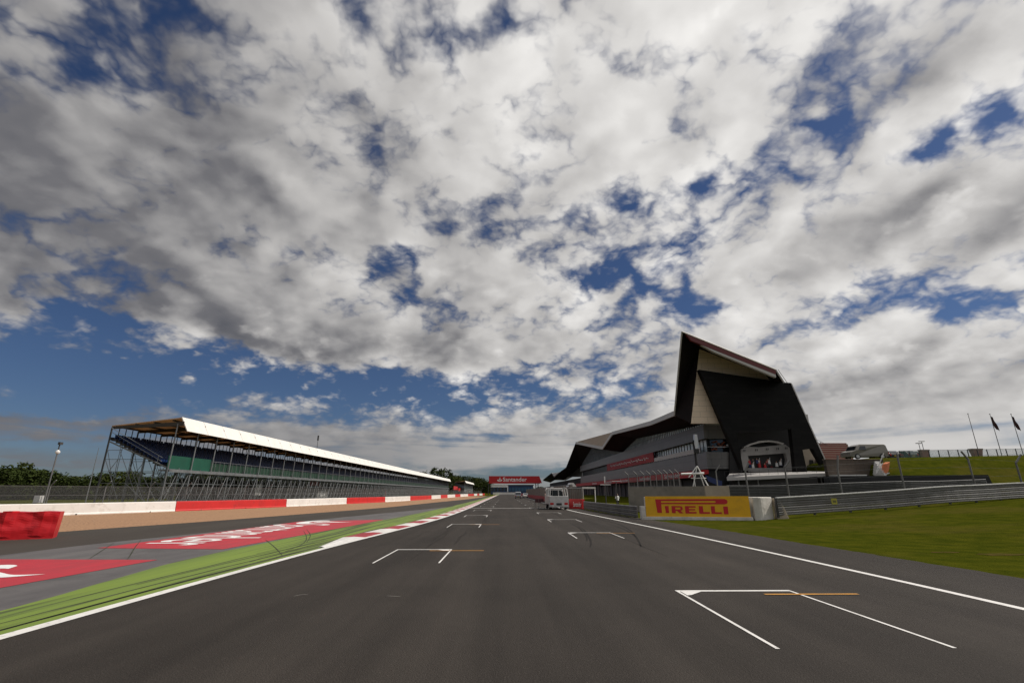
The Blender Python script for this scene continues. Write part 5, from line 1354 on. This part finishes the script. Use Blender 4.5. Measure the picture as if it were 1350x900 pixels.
def blob(px, py, rx, ry):
    a0, e0 = dir_ae(px, py); a1 = abs(dir_ae(px+rx, py)[0]-dir_ae(px-rx, py)[0])/2; e1 = abs(dir_ae(px, py-ry)[1]-dir_ae(px, py+ry)[1])/2
    u = mth('DIVIDE', mth('SUBTRACT', azw, a0), a1); v = mth('DIVIDE', mth('SUBTRACT', elw, e0), e1)
    d = mth('ADD', mth('MULTIPLY', u, u), mth('MULTIPLY', v, v))
    return mth('EXPONENT', mth('MULTIPLY', d, -1.0))
holes = [(120, 500, 360, 50, 0.27), (500, 512, 300, 30, 0.230), (60, 425, 170, 16, 0.148), (60, 70, 230, 60, 0.09), (230, 40, 120, 40, .06), (125, 92, 60, 22, 0.082), (330, 30, 120, 40, 0.049), (580, 80, 45, 42, 0.115), (655, 35, 45, 36, 0.098),
         (430, 345, 120, 32, 0.082), (525, 350, 26, 18, 0.115), (465, 20, 45, 40, 0.082), (880, 335, 58, 30, 0.180), (915, 398, 42, 26, 0.164), (795, 272, 52, 22, 0.139), (1000, 135, 60, 40, 0.02), (1010, 60, 26, 22, .06), (1100, 138, 30, 18, .10), (1105, 140, 40, 24, 0.115),
         (1215, 205, 52, 22, 0.180), (1325, 165, 80, 30, 0.164), (735, 378, 34, 20, 0.131), (700, 195, 34, 18, 0.115), (910, 248, 34, 18, 0.123), (1090, 412, 170, 18, 0.098), (1290, 408, 70, 16, 0.115), (930, 560, 500, 8, 0.041), (1010, 30, 40, 16, 0.098), (690, 130, 40, 24, 0.066),
         (350, 625, 600, 9, 0.082), (100, 585, 160, 10, 0.082), (640, 605, 120, 14, 0.041), (850, 520, 120, 18, 0.066)]
pos = [(1060, 95, 130, 80, .15), (1020, 40, 120, 40, .06), (300, 230, 330, 120, .12), (620, 300, 180, 90, .06), (1230, 300, 230, 70, .14), (560, 455, 200, 24, .14), (1150, 520, 330, 60, .16), (640, 592, 380, 28, .13), (60, 553, 110, 8, .09), (170, 487, 70, 10, .11), (800, 170, 120, 70, .06), (90, 470, 130, 8, .08), (1300, 60, 200, 60, .08), (320, 440, 160, 30, .08)]
bias = None
for s, lst in ((-1, holes), (1, pos)):
    for px, py, rx, ry, k in lst:
        b = mth('MULTIPLY', blob(px, py, rx, ry), s*k); bias = b if bias is None else mth('ADD', bias, b)
pw = N('ShaderNodeVectorMath', operation='ADD'); sc_ = N('ShaderNodeVectorMath', operation='SCALE'); sc_.inputs['Scale'].default_value = .10; L(wn.outputs['Color'], sc_.inputs[0]); L(pv.outputs[0], pw.inputs[0]); L(sc_.outputs[0], pw.inputs[1])
so_ = Vector((math.sin(SAZ), math.cos(SAZ), 0))
def field(off, d1, d2, rough):
    a = noise_(pw.outputs[0], 2.2, d1, .50, tuple(so_*off)); b = noise_(pw.outputs[0], 5.6, d2, rough, tuple(so_*off+Vector((3.1, 8.2, 0))), .1)
    return mth('ADD', mth('MULTIPLY', a.outputs[0], .50), mth('MULTIPLY', b.outputs[0], .50))
f1 = field(0, 3, 9, .56); fs = field(0, 3, 3.2, .5); f2 = field(.05, 3, 3.2, .5)
bn = noise_(pw.outputs[0], 7.5, 3, .52, (1.3, 5.5, 2)); bill = mth('ABSOLUTE', mth('MULTIPLY', mth('SUBTRACT', bn.outputs[0], .5), 2.0))
bn2 = noise_(pw.outputs[0], 17.0, 3, .55, (8.3, 2.5, 2)); bill2 = mth('ABSOLUTE', mth('MULTIPLY', mth('SUBTRACT', bn2.outputs[0], .5), 2.0))
lump = mth('ADD', mth('MULTIPLY', mth('SUBTRACT', bill, .22), .30), mth('MULTIPLY', mth('SUBTRACT', bill2, .22), .16))
# near the horizon the layer is seen edge-on: long smooth streaks
low = mrange(dz, .06, .19, 1.0, 0.0)
sv = N('ShaderNodeCombineXYZ'); L(mth('MULTIPLY', az, 2.6), sv.inputs[0]); L(mth('MULTIPLY', el, 26.0), sv.inputs[1])
st = noise_(sv.outputs[0], 1.0, 7, .55, (3.3, 9.1, 0), .6)
hi_d = mth('ADD', mth('ADD', mth('MULTIPLY', mth('SUBTRACT', f1, .5), 1.15), mth('MULTIPLY', lump, 1.5)), .622)
lo_d = mth('ADD', mth('MULTIPLY', mth('SUBTRACT', st.outputs[0], .5), .8), .50)
def mixf(a, b, f): return mth('ADD', mth('MULTIPLY', a, mth('SUBTRACT', 1.0, f)), mth('MULTIPLY', b, f))
dens = mth('ADD', mixf(hi_d, lo_d, low), bias)
cover = mrange(dens, .37, .60)
thick = mrange(dens, .50, .80)
lit = mth('MULTIPLY', mth('SUBTRACT', fs, f2), 2.6)
dt = N('ShaderNodeVectorMath', operation='DOT_PRODUCT'); L(tc, dt.inputs[0]); dt.inputs[1].default_value = Vector((math.sin(R(48))*math.cos(R(42)), math.cos(R(48))*math.cos(R(42)), math.sin(R(42))))
fwd = mrange(dt.outputs["Value"], .1, 1.0, .40, .88, False)
back = mrange(dy, .1, -.7, 0.0, .34)     # unseen clouds behind the camera, brightened to fill camera-facing faces
br = mth('ADD', mth('ADD', fwd, back), mth('MULTIPLY', lit, .55))
br = mth('ADD', br, mth('ADD', mth('MULTIPLY', mth('SUBTRACT', fs, .5), .55), mth('MULTIPLY', mth('SUBTRACT', f1, .5), .55)))
br = mth('SUBTRACT', br, mth('MULTIPLY', thick, .20))
nlow = noise_(pv.outputs[0], 1.1, 4, .55, (4.4, 1.7, 0))
br = mth('ADD', br, mth('MULTIPLY', mth('SUBTRACT', nlow.outputs[0], .5), .32))
for px, py, rx, ry, k in ((150, 180, 300, 170, -.05), (1240, 300, 230, 60, .16), (1230, 100, 170, 40, .14), (1180, 495, 200, 26, .10), (300, 590, 500, 40, .0), (900, 600, 500, 40, .08)):
    br = mth('SUBTRACT', br, mth('MULTIPLY', blob(px, py, rx, ry), k))
br = mth('ADD', br, mth('MULTIPLY', lump, 1.35))
br = mixf(br, mth('ADD', mth('SUBTRACT', fwd, .10), mth('MULTIPLY', mth('SUBTRACT', st.outputs[0], .5), .45)), low)
br = mth('MAXIMUM', br, .10)
cr = N('ShaderNodeValToRGB'); L(br, cr.inputs[0]); e = cr.color_ramp.elements
e[0].position = .08; e[0].color = (.060, .066, .084, 1); e[1].position = .95; e[1].color = (.93, .91, .88, 1)
q = e.new(.34); q.color = (.17, .168, .178, 1); q = e.new(.62); q.color = (.53, .515, .50, 1)
bg2 = N('ShaderNodeBackground'); L(cr.outputs[0], bg2.inputs[0]); bg2.inputs[1].default_value = 1.0
mxs = N('ShaderNodeMixShader'); L(mth('MULTIPLY', mth('MULTIPLY', cover, .97), mrange(dz, -.02, .0)), mxs.inputs[0]); L(bg1.outputs[0], mxs.inputs[1]); L(bg2.outputs[0], mxs.inputs[2])
out = N('ShaderNodeOutputWorld'); L(mxs.outputs[0], out.inputs[0])

S.view_settings.view_transform = 'Standard'; S.view_settings.look = 'None'; S.view_settings.exposure = 0; S.view_settings.gamma = 1
S.view_settings.use_curve_mapping = False
S.cycles.use_denoising = True
S.cycles.max_bounces = 6
S.cycles.transparent_max_bounces = 24
